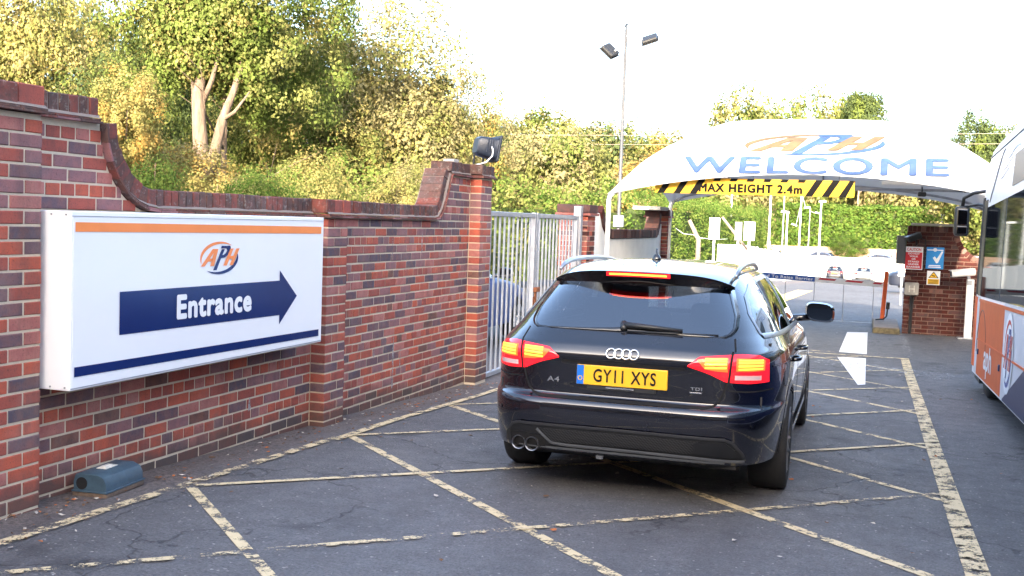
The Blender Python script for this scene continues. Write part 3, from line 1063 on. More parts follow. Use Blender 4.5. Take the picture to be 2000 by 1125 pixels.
def tess_text(key, fn, mat, name, parent, cuts=3, bold=(0, 0)):
    v, f, _ = TEXTS[key]
    mb_ = MB()
    for lay, (da, db) in enumerate(((0, 0), (bold[0], 0), (-bold[0], 0), (0, bold[1]), (0, -bold[1]))):
        bm = tess_bm(v + np.array([da, db]), f, cuts)
        mb_.add([fn(q.co.x, q.co.y, .0012 * lay) for q in bm.verts], [tuple(x.index for x in fc.verts) for fc in bm.faces])
        bm.free()
    return mb_.build(name, mat, parent)
def tess_bm(v, f, cuts):
    bm = bmesh.new()
    vs = [bm.verts.new((a, b_, 0)) for a, b_ in v]
    for q in f:
        try:
            bm.faces.new([vs[i] for i in q])
        except ValueError:
            pass
    bm.normal_update()
    bmesh.ops.triangulate(bm, faces=bm.faces[:])
    for _ in range(cuts):
        long = [e for e in bm.edges if e.calc_length() > .05]
        if not long:
            break
        bmesh.ops.subdivide_edges(bm, edges=long, cuts=1)
        bmesh.ops.triangulate(bm, faces=bm.faces[:])
    bm.verts.index_update()
    return bm
tess_text('welcome', lambda a, b_, w: on_canopy(-2.80 + a * 3.79, 2.50 + b_ * .255 + .02 * a, w), M['blue_vinyl'], 'lettering', can, 4, (.0045, .03))
def tess_poly(poly, fn, mat, name, parent):
    bm = bmesh.new()
    bm.faces.new([bm.verts.new((a, b_, 0)) for a, b_ in poly])
    bm.normal_update()
    bmesh.ops.triangulate(bm, faces=bm.faces[:])
    for _ in range(6):
        long = [e for e in bm.edges if e.calc_length() > .06]
        if not long:
            break
        bmesh.ops.subdivide_edges(bm, edges=long, cuts=1)
        bmesh.ops.triangulate(bm, faces=bm.faces[:])
    bm.verts.index_update()
    mb_ = MB()
    mb_.add([fn(q.co.x, q.co.y) for q in bm.verts], [tuple(x.index for x in fc.verts) for fc in bm.faces])
    bm.free()
    return mb_.build(name, mat, parent)
for i, (nm, poly, c) in enumerate(LOGO):
    tess_poly(poly, lambda a, b_: on_canopy(-.90 + a * (1.02 if nm == 'logo_swoosh' else .98), 2.972 + b_ * (.175 if nm == 'logo_swoosh' else .215) + .02 * a, .002 * i), M['tan_vinyl'] if c == 'a' else M['blue_vinyl'], nm, can)
for x, y in ((-3.93, 16.72), (-3.93, 22.18), (2.03, 16.72), (2.03, 22.18)):
    mb = MB()
    zt = 2.15
    s = 1 if x < 0 else -1
    mb.tube([(x, y, float(gz(x, y)) - .05), (x, y, zt - .08), (x + s * .015, y, zt - .02), (x + s * .06, y + (.05 if y < 20 else -.05), zt + .03)], .038, 12)
    mb.build('pole', M['white_paint'], can, smooth=True, auto=50)
fr_ = MB()
for v in (-.97, -.35, .35, .97):
    fr_.tube([(CXc + u * CW, CYc + v * CD, cano(u, v) - .055) for u in np.linspace(-.97, .97, 25)], .022, 8)
fr_.build('frame_arch', M['galv'], can, smooth=True)
fr_ = MB()
for u in (-.6, 0, .6):
    fr_.tube([(CXc + u * CW, CYc + v * CD, cano(u, v) - .06) for v in np.linspace(-.96, .96, 21)], .018, 8)
fr_.tube([(-3.6, 17.6, 2.36), (1.7, 17.6, 2.36)], .02, 8)
fr_.build('frame_purlin', M['galv'], can, smooth=True)
mb = MB(); mb.bbox((.1, 17.5, 2.42), (1.0, 17.62, 2.48), .01); mb.build('strip_light', M['white_paint'], can)
mb = MB(); mb.bbox((.62, 17.45, 2.26), (.74, 17.6, 2.33), .02); mb.tube([(.68, 17.52, 2.33), (.68, 17.52, 2.4)], .01, 6); mb.build('dome_camera', M['black_plastic'], can)
mb = MB(); mb.tube([(1.25, 17.55, 2.46), (1.25, 17.55, 2.37), (1.28, 17.55, 2.34), (1.31, 17.55, 2.37), (1.31, 17.55, 2.47)], .012, 6); mb.build('cable_loop', M['black_plastic'], can)

# height board hung under the canopy's front edge
hb = thing('height_board', (-1.76, 16.86, 2.2), 'yellow and black striped height limit board under the canopy edge', 'sign')
BYY, BX0, BX1, BZ0, BZ1 = 16.86, -3.24, -.275, 2.200, 2.445
mb = MB(); mb.bbox((BX0, BYY, BZ0), (BX1, BYY + .03, BZ1), .004); mb.build('board', M['yellow_sign'], hb)
def bd(x, z, w=0):
    return (x, BYY - .003 - w, z)
for x in (-3.2, -2.95, -2.70, -.98, -.74, -.50):
    mb = MB(); mb.add([bd(x, BZ0), bd(x + .105, BZ0), bd(min(x + .255, BX1), BZ1), bd(min(x + .15, BX1), BZ1)], [(0, 1, 2, 3)]); mb.build('black_stripe', M['black_vinyl'], hb)
for x in np.arange(-2.35, -1.0, .25):
    mb = MB(); mb.add([bd(x, BZ1 - .045), bd(x + .105, BZ1 - .045), bd(x + .13, BZ1), bd(x + .025, BZ1)], [(0, 1, 2, 3)]); mb.build('black_stripe', M['black_vinyl'], hb)
lettering('max', lambda a, b_: bd(-2.56 + a * 1.54, BZ0 + .03 + b_ * .135, .002), M['black_vinyl'], 'lettering', hb)
mb = MB()
for x in (-3.0, -1.75, -.5):
    mb.tube([(x, BYY + .03, BZ1 - .05), (x, BYY + .05, BZ1 + .10)], .006, 6)
mb.build('hanger', M['galv'], hb)

# ------------------------------------------------------------------ brick gate wall with notices
YW = 21.55
gw = thing('gate_wall', (1.3, YW, -.15), 'dark red brick wall with sweeping top and notices beside the barrier', 'wall')
B3 = Bricks()
AXY = (Vector((0, -1, 0)), Vector((1, 0, 0)), Vector((0, 0, 1)))
ZT = 1.85
def sweep3(z):                                   # right-hand limit of the wall at height z
    if z < 1.27:
        return 3.2
    c = (2.05, 1.80); r = .53
    return c[0] - math.sqrt(max(0, r * r - min(0, z - c[1]) ** 2))
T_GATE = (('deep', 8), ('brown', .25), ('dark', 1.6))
k = 0
z = ZT - .145
while z > -.2:
    xr = sweep3(z + .03) - .10
    x = .62 - (.1125 if k % 2 else 0)
    while x < xr - .02:
        a, b = max(x, .62), min(x + .215, xr)
        if b - a > .03:
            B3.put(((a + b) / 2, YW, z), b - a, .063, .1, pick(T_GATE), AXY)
        x += .225
    l = .1
    B3.put((.62, YW + .052, z), .1, .063, .1, pick(T_GATE), (Vector((-1, 0, 0)), Vector((0, -1, 0)), Vector((0, 0, 1))))
    z -= .075
    k += 1
x = .64
while x < 1.46:
    B3.put((x + .033, YW - .012, ZT - .052), .065, .1025, .2, pick((('deep', 3), ('dark', 2), ('brown', 1))), AXY, 'coping_brick')
    x += .076
for i in range(12):                              # ring of bricks round the sweep
    t = math.pi + (i + .5) / 12 * math.pi / 2
    c = Vector((2.05 + .585 * math.cos(t), YW - .012, 1.80 + .585 * math.sin(t)))
    n = Vector((-math.cos(t), 0, -math.sin(t)))
    tt = Vector((-math.sin(t), 0, math.cos(t)))
    B3.put(c, .066, .1, .2, pick((('deep', 3), ('dark', 2), ('brown', 1))), (Vector((0, -1, 0)), tt, n), 'coping_brick')
for x in np.arange(2.08, 3.2, .076):
    B3.put((x, YW - .012, 1.27 - .0525), .066, .1, .2, pick((('deep', 3), ('dark', 2))), AXY, 'coping_brick')
B3.emit(gw, 300)
core = MB()
pl = [(.627, -.4), (3.2, -.4), (3.2, 1.262), (2.05, 1.262)] + [(2.05 + .54 * math.cos(t), 1.80 + .54 * math.sin(t)) for t in np.linspace(1.5 * math.pi, math.pi, 12)] + [(1.50, ZT - .01), (.627, ZT - .01)]
core.prism(pl, .2, lambda a, b_, w: (a, YW + .007 + w, b_))
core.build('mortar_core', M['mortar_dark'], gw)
mb = MB(); mb.bbox((.69, YW - .04, ZT + .005), (1.52, YW + .25, ZT + .05), .008); mb.build('cap_stone', M['concrete'], gw)

def notice(name, label, x0, x1, z0, z1, mat, cat='sign'):
    t = thing(name, ((x0 + x1) / 2, YW - .02, z0), label, cat)
    mb_ = MB(); mb_.bbox((x0, YW - .022, z0), (x1, YW - .006, z1), .003); mb_.build('board', mat, t)
    return t
def nz(x, z, w=0):
    return (x, YW - .0245 - w, z)
def nquad(t, x0, x1, z0, z1, mat, name, w=0):
    mb_ = MB(); mb_.add([nz(x0, z0, w), nz(x1, z0, w), nz(x1, z1, w), nz(x0, z1, w)], [(0, 1, 2, 3)]); return mb_.build(name, mat, t)
t = notice('caution_sign', 'red and white caution notice on the dark brick wall', .598, .916, 1.04, 1.462, M['sign_white'])
nquad(t, .612, .902, 1.055, 1.36, M['red_sign'], 'red_field')
lettering('caution', lambda a, b_: nz(.635 + a * .245, 1.385 + b_ * .055, .001), M['red_sign'], 'lettering', t)
for i, (kk, w) in enumerate((('donot', .2), ('walk', .15), ('or', .07), ('stand', .19), ('under', .19), ('barrier', .24))):
    lettering(kk, lambda a, b_: nz(.757 + (a - .5) * w, 1.318 - i * .049 + b_ * .033, .002), M['sign_white'], 'lettering', t)
t = notice('parking_award_sign', 'light blue sign with a large white tick on the brick wall', .972, 1.277, 1.065, 1.467, M['cyan_sign'])
mb = MB(); mb.add([nz(*p) for p in ((1.085, 1.27), (1.12, 1.30), (1.155, 1.255), (1.235, 1.40), (1.262, 1.39), (1.18, 1.18), (1.15, 1.17))], [tuple(range(7))[::-1]]); mb.build('tick', M['sign_white'], t)
nquad(t, .985, 1.262, 1.405, 1.425, M['sign_white'], 'white_band')
for zz, w in ((1.12, .2), (1.09, .22)):
    nquad(t, 1.124 - w / 2, 1.124 + w / 2, zz, zz + .018, M['sign_white'], 'white_band')
mb = MB(); mb.tube([nz(1.12, 1.42, .0), nz(1.12, 1.42, .004)], .035, 18); mb.build('badge', M['sign_white'], t)
t = notice('cctv_sign', 'small white and yellow camera warning sign under the blue sign', 1.004, 1.232, .77, 1.03, M['sign_white'])
nquad(t, 1.02, 1.216, .785, .88, M['yellow_sign'], 'yellow_field')
mb = MB(); mb.add([nz(1.03, .90), nz(1.206, .90), nz(1.118, 1.018)], [(0, 1, 2)]); mb.build('warning_triangle', M['black_vinyl'], t)
mb = MB(); mb.add([nz(1.05, .909, .001), nz(1.186, .909, .001), nz(1.118, 1.0, .001)], [(0, 1, 2)]); mb.build('warning_triangle', M['yellow_sign'], t)
mb = MB(); mb.add([nz(*p, .002) for p in ((1.085, .935), (1.14, .925), (1.145, .942), (1.09, .953))], [(0, 1, 2, 3)]); mb.build('camera_symbol', M['black_vinyl'], t)
for zz in (.865, .845, .82, .80):
    nquad(t, 1.035, 1.2, zz - .009, zz, M['black_vinyl'], 'print_line', .001)
t = thing('meter_box', (.75, YW - .05, .565), 'pale grey ribbed plastic box low on the brick wall', 'box')
mb = MB(); mb.bbox((.627, YW - .10, .565), (.874, YW - .004, .80), .02); mb.build('housing', M['concrete'], t)
mb = MB()
for dx in (-.05, .035):
    mb.bbox((.75 + dx, YW - .107, .62), (.75 + dx + .018, YW - .098, .745), .003)
mb.bbox((.72, YW - .106, .675), (.785, YW - .098, .69), .003)
mb.build('ribs', M['paper'], t)
mb = MB(); mb.tube([(.75, YW - .05, .565), (.75, YW - .03, .4), (.75, YW - .03, -.15)], .02, 8); mb.tube([(.79, YW - .05, .565), (.79, YW - .03, .5), (.775, YW - .03, .2), (.775, YW - .03, -.15)], .012, 8); mb.build('cable', M['black_plastic'], t)
t = thing('cctv_camera', (.8, YW - .1, 1.6), 'black security camera on a bracket at the top of the brick wall', 'camera')
RC = Matrix.Translation((.745, YW - .2, 1.63)) @ Matrix.Rotation(math.radians(25), 4, 'Z') @ Matrix.Rotation(math.radians(-22), 4, 'Y')
mb = MB(); mb.bbox((-.13, -.06, -.05), (.13, .06, .06), .03, mat=RC, seg=3); mb.build('housing', M['black_plastic'], t)
mb = MB(); mb.bbox((-.16, -.07, .055), (.12, .07, .07), .008, mat=RC); mb.build('sun_hood', M['grey_plastic'], t)
mb = MB(); mb.tube([(.78, YW - .17, 1.58), (.79, YW - .1, 1.51), (.80, YW, 1.50)], .02, 8); mb.build('bracket', M['black_plastic'], t)
mb = MB(); mb.tube([(.87, YW - .15, 1.62), (.94, YW - .05, 1.60), (.95, YW - .012, 1.5), (.935, YW - .012, 1.06)], .009, 6); mb.build('cable', M['black_plastic'], t)
mb = MB(); mb.bbox((.45, YW - .05, 1.13), (.612, YW + .2, 1.66), .012)
tag(mb.build('access_cabinet', M['grey_plastic']), 'dark grey cabinet fixed to the end of the brick gate wall', 'cabinet')

# ------------------------------------------------------------------ white camera post in front of the gate wall
cp = thing('camera_post', (1.72, 21.1, -.15), 'white square post carrying a long white number plate camera', 'camera post')
mb = MB(); mb.bbox((1.66, 21.05, -.15), (1.78, 21.17, .92), .006); mb.build('post', M['white_paint'], cp)
mb = MB(); mb.bbox((1.55, 20.97, -.149), (1.89, 21.25, -.13), .004); mb.build('base_plate', M['galv'], cp)
RC = Matrix.Translation((1.58, 21.1, 1.03)) @ Matrix.Rotation(math.radians(12), 4, 'Z') @ Matrix.Rotation(math.radians(-7), 4, 'Y')
mb = MB()
sec = []
for xx in (-.20, -.17, .19, .205):
    k_ = .9 if xx in (-.20, .205) else 1
    sec.append([tuple(RC @ Vector((xx, .075 * k_ * math.copysign(abs(math.cos(q)) ** .5, math.cos(q)), .062 * k_ * math.copysign(abs(math.sin(q)) ** .5, math.sin(q))))) for q in np.linspace(0, 2 * math.pi, 20, endpoint=False)])
mb.grid(np.array(sec), closed_u=True)
mb.f += [tuple(range(20))[::-1], tuple(range(60, 80))]
mb.m += [0, 0]
mb.build('camera_housing', M['white_paint'], cp, smooth=True, auto=45)
mb = MB(); mb.bbox((-.204, -.055, -.045), (-.198, .055, .045), .002, mat=RC); mb.build('lens_window', M['black_plastic'], cp)
mb = MB(); mb.bbox((-.22, -.082, .058), (.2, .082, .068), .004, mat=RC); mb.build('sun_shield', M['white_paint'], cp)
mb = MB(); mb.tube([(1.70, 21.1, .9), (1.68, 21.1, .98)], .03, 10); mb.bbox((1.66, 21.04, .82), (1.74, 21.07, .9), .004); mb.build('swivel', M['galv_dull'], cp)

# ------------------------------------------------------------------ barrier
isl = MB(); isl.bbox((.10, 21.2, -.2), (.585, 23.6, -.06), .03)
tag(isl.build('kerb_island', [M['concrete_moss']]), 'mossy concrete island kerb under the orange barrier post', 'kerb')
isl = MB(); isl.bbox((.12, 21.24, -.058), (.57, 23.57, -.048), .004)
tag(isl.build('island_top', M['timber']), 'pale worn concrete top of the barrier island', 'slab')
bar = thing('barrier_post', (.29, 22.75, -.02), 'orange post holding the end of the barrier arm', 'post')
RP = Matrix.Translation((.275, 22.75, -.02)) @ Matrix.Rotation(math.radians(2.5), 4, 'Y')
mb = MB(); mb.bbox((-.04, -.04, 0), (.04, .04, .97), .01, mat=RP); mb.build('post', M['orange_paint'], bar)
mb = MB(); mb.bbox((.05, -.04, .22), (.12, .04, .36), .01, mat=RP); mb.build('sensor_box', M['black_plastic'], bar)
mb = MB(); mb.tube([RP @ Vector((.085, 0, .22)), RP @ Vector((.08, 0, .08)), RP @ Vector((.02, -.05, .02)), RP @ Vector((-.12, -.1, .0))], .014, 8); mb.build('cable', M['black_plastic'], bar)
arm = thing('boom_barrier', (-1.4, 22.83, .69), 'red and white barrier arm with blue panel reading Raise Barrier', 'barrier')
def armz(x):
    return .672 - .033 * (x - .3)
AY = 22.83
mb = MB()
mb.grid(np.array([[(x, AY - .03, armz(x) - .055) for x in (-4.0, .3)], [(x, AY - .03, armz(x) + .055) for x in (-4.0, .3)], [(x, AY + .03, armz(x) + .055) for x in (-4.0, .3)], [(x, AY + .03, armz(x) - .055) for x in (-4.0, .3)], [(x, AY - .03, armz(x) - .055) for x in (-4.0, .3)]]), flip=True)
mb.build('boom', M['white_paint'], arm)
def arq(x0, x1, a, b_, mat, name, sl=.0, w=0):
    mb_ = MB(); mb_.add([(x0, AY - .0335 - w, armz(x0) + a), (x1 - sl, AY - .0335 - w, armz(x1) + a), (x1, AY - .0335 - w, armz(x1) + b_), (x0 + sl, AY - .0335 - w, armz(x0) + b_)], [(0, 1, 2, 3)]); return mb_.build(name, mat, arm)
arq(-2.25, -1.045, -.05, .056, M['blue_board'], 'blue_panel')
lettering('card', lambda a, b_: (-2.18 + a * 1.1, AY - .0355, armz(-2.18 + a * 1.1) - .03 + b_ * .06), M['sign_white'], 'lettering', arm)
for x0 in (-.985, -.465, .06, -2.75, -3.3, -3.85):
    arq(x0, min(x0 + .36, .26), .0, .035, M['arm_red'], 'red_stripe', .04)
for i in range(8):
    x = -3.9 + i * .57
    mb = MB(); mb.tube([(x, AY, armz(x) - .055), (x, AY, -.10)], .007, 6); mb.build('skirt_rod', M['galv'], arm)
mb = MB(); mb.tube([(-3.95, AY, -.10), (.2, AY, -.10)], .005, 6); mb.build('skirt_rail', M['galv'], arm)
# ------------------------------------------------------------------ estate car
def pchip(xs, ys, x):
    xs = np.array(xs, float); ys = np.array(ys, float); h = np.diff(xs); d = np.diff(ys) / h
    m = np.zeros(len(xs))
    for i in range(1, len(xs) - 1):
        if d[i - 1] * d[i] > 0:
            w1 = 2 * h[i] + h[i - 1]; w2 = h[i] + 2 * h[i - 1]
            m[i] = (w1 + w2) / (w1 / d[i - 1] + w2 / d[i])
    m[0] = d[0]; m[-1] = d[-1]
    x = np.clip(x, xs[0], xs[-1]); i = np.clip(np.searchsorted(xs, x) - 1, 0, len(xs) - 2); t = (x - xs[i]) / h[i]
    return ys[i] * (1 + 2 * t) * (1 - t) ** 2 + m[i] * h[i] * t * (1 - t) ** 2 + ys[i + 1] * t * t * (3 - 2 * t) + m[i + 1] * h[i] * t * t * (t - 1)
YM = 1.2
RZ = [.18, .30, .42, .50, .555, .585, .60, .62, .70, .80, .84, .90, .935, .97, 1.10, 1.27, 1.33, 1.38, 1.405, 1.42]
RY = [-.86, -.935, -.975, -.985, -.982, -.965, -.93, -.915, -.920, -.928, -.940, -.915, -.880, -.845, -.700, -.50, -.43, -.28, -.05, .3]
WZ = [.18, .30, .50, .65, .78, .88, .94, 1.00, 1.12, 1.27, 1.34, 1.38, 1.405, 1.42]
WX = [.85, .885, .900, .905, .903, .890, .858, .825, .765, .665, .595, .50, .36, .1]
FZ = [.18, .35, .60, .70, .75, .85, .93, .97, 1.0, 1.27, 1.33, 1.38, 1.405, 1.42]
FY = [3.50, 3.66, 3.68, 3.62, 3.48, 3.0, 2.42, 2.08, 1.98, 1.38, 1.2, .95, .7, .4]
NZ = [.2, .6, .9, 1.0, 1.35, 1.42]; NN = [6, 6, 5.6, 5, 4.2, 3]
def cw(z): return float(pchip(WZ, WX, z))
def crr(z): return float(pchip(RZ, RY, z))
def cff(z): return float(pchip(FZ, FY, z))
def cn(z): return float(np.interp(z, NZ, NN))
def rearP(x, z):
    w, r, n = cw(z), crr(z), cn(z)
    t = min(.9999, abs(x) / w)
    return np.array([x, YM - (YM - r) * (1 - t ** n) ** (1 / n), z])
def sideP(y, z, sgn=1):
    w, n = cw(z), cn(z)
    L = (YM - crr(z)) if y < YM else (cff(z) - YM)
    t = min(.9999, abs(y - YM) / L)
    return np.array([sgn * w * (1 - t ** n) ** (1 / n), y, z])
def nrm(fn, a, z, e=.004):
    da = fn(a + e, z) - fn(a - e, z)
    dz = fn(a, z + e) - fn(a, z - e)
    n = np.cross(da, dz)
    n /= np.linalg.norm(n) + 1e-9
    return n
def out_off(fn, a, z, d):
    p, n = fn(a, z), nrm(fn, a, z)
    c = np.array([0, 1.2, .7])
    if np.dot(n, p - c) < 0:
        n = -n
    return p + n * d
def resample(pl, k):
    P_ = np.array(pl, float)
    s = np.concatenate([[0], np.cumsum(np.hypot(*np.diff(P_, axis=0).T))])
    q = np.linspace(0, s[-1], k)
    return np.stack([np.interp(q, s, P_[:, 0]), np.interp(q, s, P_[:, 1])], -1)
def patch(fn, top, bot, nc, nr, off=.003, skirt=.012, mirror=False, curve=0.0):
    """skin patch between two outlines given in (a, z), with turned-in edges"""
    T, B = resample(top, nc), resample(bot, nc)
    mb = MB()
    rows = []
    for i in range(nr):
        t = i / (nr - 1)
        row = []
        for j in range(nc):
            a, z = B[j] + (T[j] - B[j]) * t
            s = j / (nc - 1)
            d = off + curve * (math.sin(math.pi * t) * math.sin(math.pi * s)) ** .5
            row.append(out_off(fn, a, z, d))
        rows.append(row)
    G = np.array(rows)
    inner = []
    ring = [(0, j) for j in range(nc)] + [(i, nc - 1) for i in range(1, nr)] + [(nr - 1, j) for j in range(nc - 2, -1, -1)] + [(i, 0) for i in range(nr - 2, 0, -1)]
    ctr = np.array([0, 1.2, .7])
    if mirror:
        G = G * np.array([-1, 1, 1])
    mb.grid(G)
    er = [G[i, j] for i, j in ring]
    ins = []
    for (i, j), p in zip(ring, er):
        a, z = B[j] + (T[j] - B[j]) * (i / (nr - 1))
        q = out_off(fn, a, z, off - skirt)
        ins.append(q * np.array([-1, 1, 1]) if mirror else q)
    mb.grid(np.array([er + [er[0]], ins + [ins[0]]]))
    return mb
def bead(fn, path, w, off=.0012, n=None, mirror=False, k=40):
    """thin strip following a path on the skin (shut lines, trims)"""
    P_ = resample(path, k)
    rows = [[], [], []]
    for i in range(k):
        a, z = P_[i]
        d = P_[min(i + 1, k - 1)] - P_[max(i - 1, 0)]
        d = d / (np.linalg.norm(d) + 1e-9)
        nn = np.array([-d[1], d[0]])
        for r_, s, o_ in ((0, -1, off), (1, 0, off + w * .12), (2, 1, off)):
            aa, zz = P_[i] + nn * s * w / 2
            q = out_off(fn, aa, zz, o_)
            rows[r_].append(q * np.array([-1, 1, 1]) if mirror else q)
    mb = MB()
    mb.grid(np.array(rows))
    return mb

def paint_mat(name, c, flake=.35, rough=.3, coat=1.0):
    m, nt, p = new_mat(name)
    nt.links.new(mixc(nt, noise(nt, 900, 2), tuple(x * .8 for x in c), tuple(min(1, x * 1.25) for x in c)), p.inputs['Base Color'])
    p.inputs['Metallic'].default_value = flake
    nt.links.new(ramp(nt, noise(nt, 5, 5, .7), ((.3, rough), (.8, rough + .08))), p.inputs['Roughness'])
    p.inputs['Coat Weight'].default_value = coat
    p.inputs['Coat IOR'].default_value = 1.62
    nt.links.new(ramp(nt, noise(nt, 7, 6, .75), ((.35, .012), (.8, .07))), p.inputs['Coat Roughness'])
    return m
CARM = {
    'paint': paint_mat('car_paint_blue_black', (.0016, .002, .0065), .1, .22),
    'paint_blue': paint_mat('car_paint_blue', (.012, .05, .22), .0, .45, .2),
    'paint_silver': paint_mat('car_paint_silver', (.48, .52, .56), .5),
    'paint_pale_blue': paint_mat('car_paint_pale_blue', (.33, .42, .55), .5),
    'paint_dark': paint_mat('car_paint_dark_grey', (.012, .016, .03), .0, .4, .25),
    'tyre': simple('tyre_rubber', (.014, .014, .015), .8, var=.2, scale=30),
    'rim': simple('alloy_rim', (.42, .43, .45), .3, .85, var=.1),
    'chrome': simple('satin_chrome', (.72, .73, .75), .22, .95, var=0),
    'trim': simple('satin_aluminium_trim', (.34, .35, .37), .32, .8, var=0),
    'gloss_black': simple('gloss_black', (.006, .006, .008), .12, var=0, coat=.6),
    'satin_grey': simple('bumper_satin_grey', (.009, .0095, .011), .36, var=.15),
    'trim_dark': simple('bumper_dark_trim', (.024, .025, .028), .36, var=.1),
    'gap': simple('shut_line', (.002, .002, .003), .9, var=0),
    'plate': simple('yellow_plate', (.80, .42, .02), .35, var=.03),
    'plate_blue': simple('plate_blue_band', (.01, .14, .55), .35, var=0),
    'interior': simple('car_interior', (.02, .02, .023), .8, var=.2),
    'lens_on': simple('lit_red_lens', (.55, .008, .012), .15, var=0, coat=1, emit=(1, .010, .02), es=.2),
    'led_on': simple('lit_led_bar', (.8, .1, .02), .3, var=0, emit=(1, .045, .008), es=.5),
    'led_core': simple('lit_led_core', (.9, .3, .05), .3, var=0, emit=(1, .17, .014), es=.8),
    'lens_off': simple('red_lens', (.38, .008, .012), .15, var=0, coat=1),
    'reverse': simple('reverse_lens', (.62, .45, .45), .15, var=0, coat=1),
    'exhaust': simple('exhaust_steel', (.26, .26, .27), .28, .9, var=.2),
    'mirror': simple('mirror_glass', (.16, .165, .18), .02, 1.0, var=0),
}
def glass_mat(name, tint, refl=.05):
    m, nt, p = new_mat(name)
    nt.nodes.remove(p)
    tr = N(nt, 'ShaderNodeBsdfTransparent'); tr.inputs[0].default_value = (*tint, 1)
    gl = N(nt, 'ShaderNodeBsdfGlossy'); gl.inputs['Roughness'].default_value = .015
    gl.inputs[0].default_value = (.95, .97, 1, 1)
    fr = N(nt, 'ShaderNodeFresnel'); fr.inputs[0].default_value = 1.55
    f2 = math_n(nt, 'ADD', math_n(nt, 'MULTIPLY', fr.outputs[0], 1.25), refl, True)
    mx = N(nt, 'ShaderNodeMixShader')
    nt.links.new(f2, mx.inputs[0]); nt.links.new(tr.outputs[0], mx.inputs[1]); nt.links.new(gl.outputs[0], mx.inputs[2])
    nt.links.new(mx.outputs[0], nt.nodes['Material Output'].inputs[0])
    return m
CARM['glass'] = glass_mat('tinted_rear_glass', (.26, .30, .36), .13)
CARM['glass_side'] = glass_mat('side_glass', (.17, .19, .2), .06)
CARM['glass_front'] = glass_mat('windscreen_glass', (.62, .66, .66), .03)
def mesh_mat():
    m, nt, p = new_mat('bumper_honeycomb')
    g_ = nt.nodes.new('ShaderNodeTexCoord')
    mp = nt.nodes.new('ShaderNodeMapping'); mp.inputs['Scale'].default_value = (60, 1, 110)
    mp.inputs['Rotation'].default_value = (0, .5, 0)
    nt.links.new(g_.outputs['Object'], mp.inputs[0])
    v = nt.nodes.new('ShaderNodeTexVoronoi'); v.inputs['Scale'].default_value = 1.0; v.inputs['Randomness'].default_value = .0
    nt.links.new(mp.outputs[0], v.inputs['Vector'])
    c = mixc(nt, ramp(nt, v.outputs['Distance'], ((.38, 0.), (.5, 1.))), (.003, .003, .003), (.03, .031, .034))
    nt.links.new(c, p.inputs['Base Color']); p.inputs['Roughness'].default_value = .5
    return m
CARM['mesh'] = mesh_mat()

# window outlines on the skin
GLASS_R = dict(z0=.985, z1=1.272)
def glass_hw(z):                                     # half width of the rear window at height z
    return float(np.interp(z, [.985, 1.0, 1.03, 1.10, 1.25, 1.272], [.565, .60, .618, .614, .552, .53]))
WIN_BOT = [(-.505, .992), (1.80, .968)]
WIN_TOP = [(-.505, .996), (-.455, 1.10), (-.30, 1.205), (-.05, 1.275), (.30, 1.308), (.95, 1.322), (1.20, 1.305), (1.45, 1.215), (1.80, .975)]
def in_side(y, z):
    zt = np.interp(y, [p[0] for p in WIN_TOP], [p[1] for p in WIN_TOP]); zb_ = np.interp(y, [-.505, 1.80], [.992, .968])
    return -.48 < y < 1.74 and zb_ + .01 < z < zt - .012
WIND = [(.96, 1.30)]

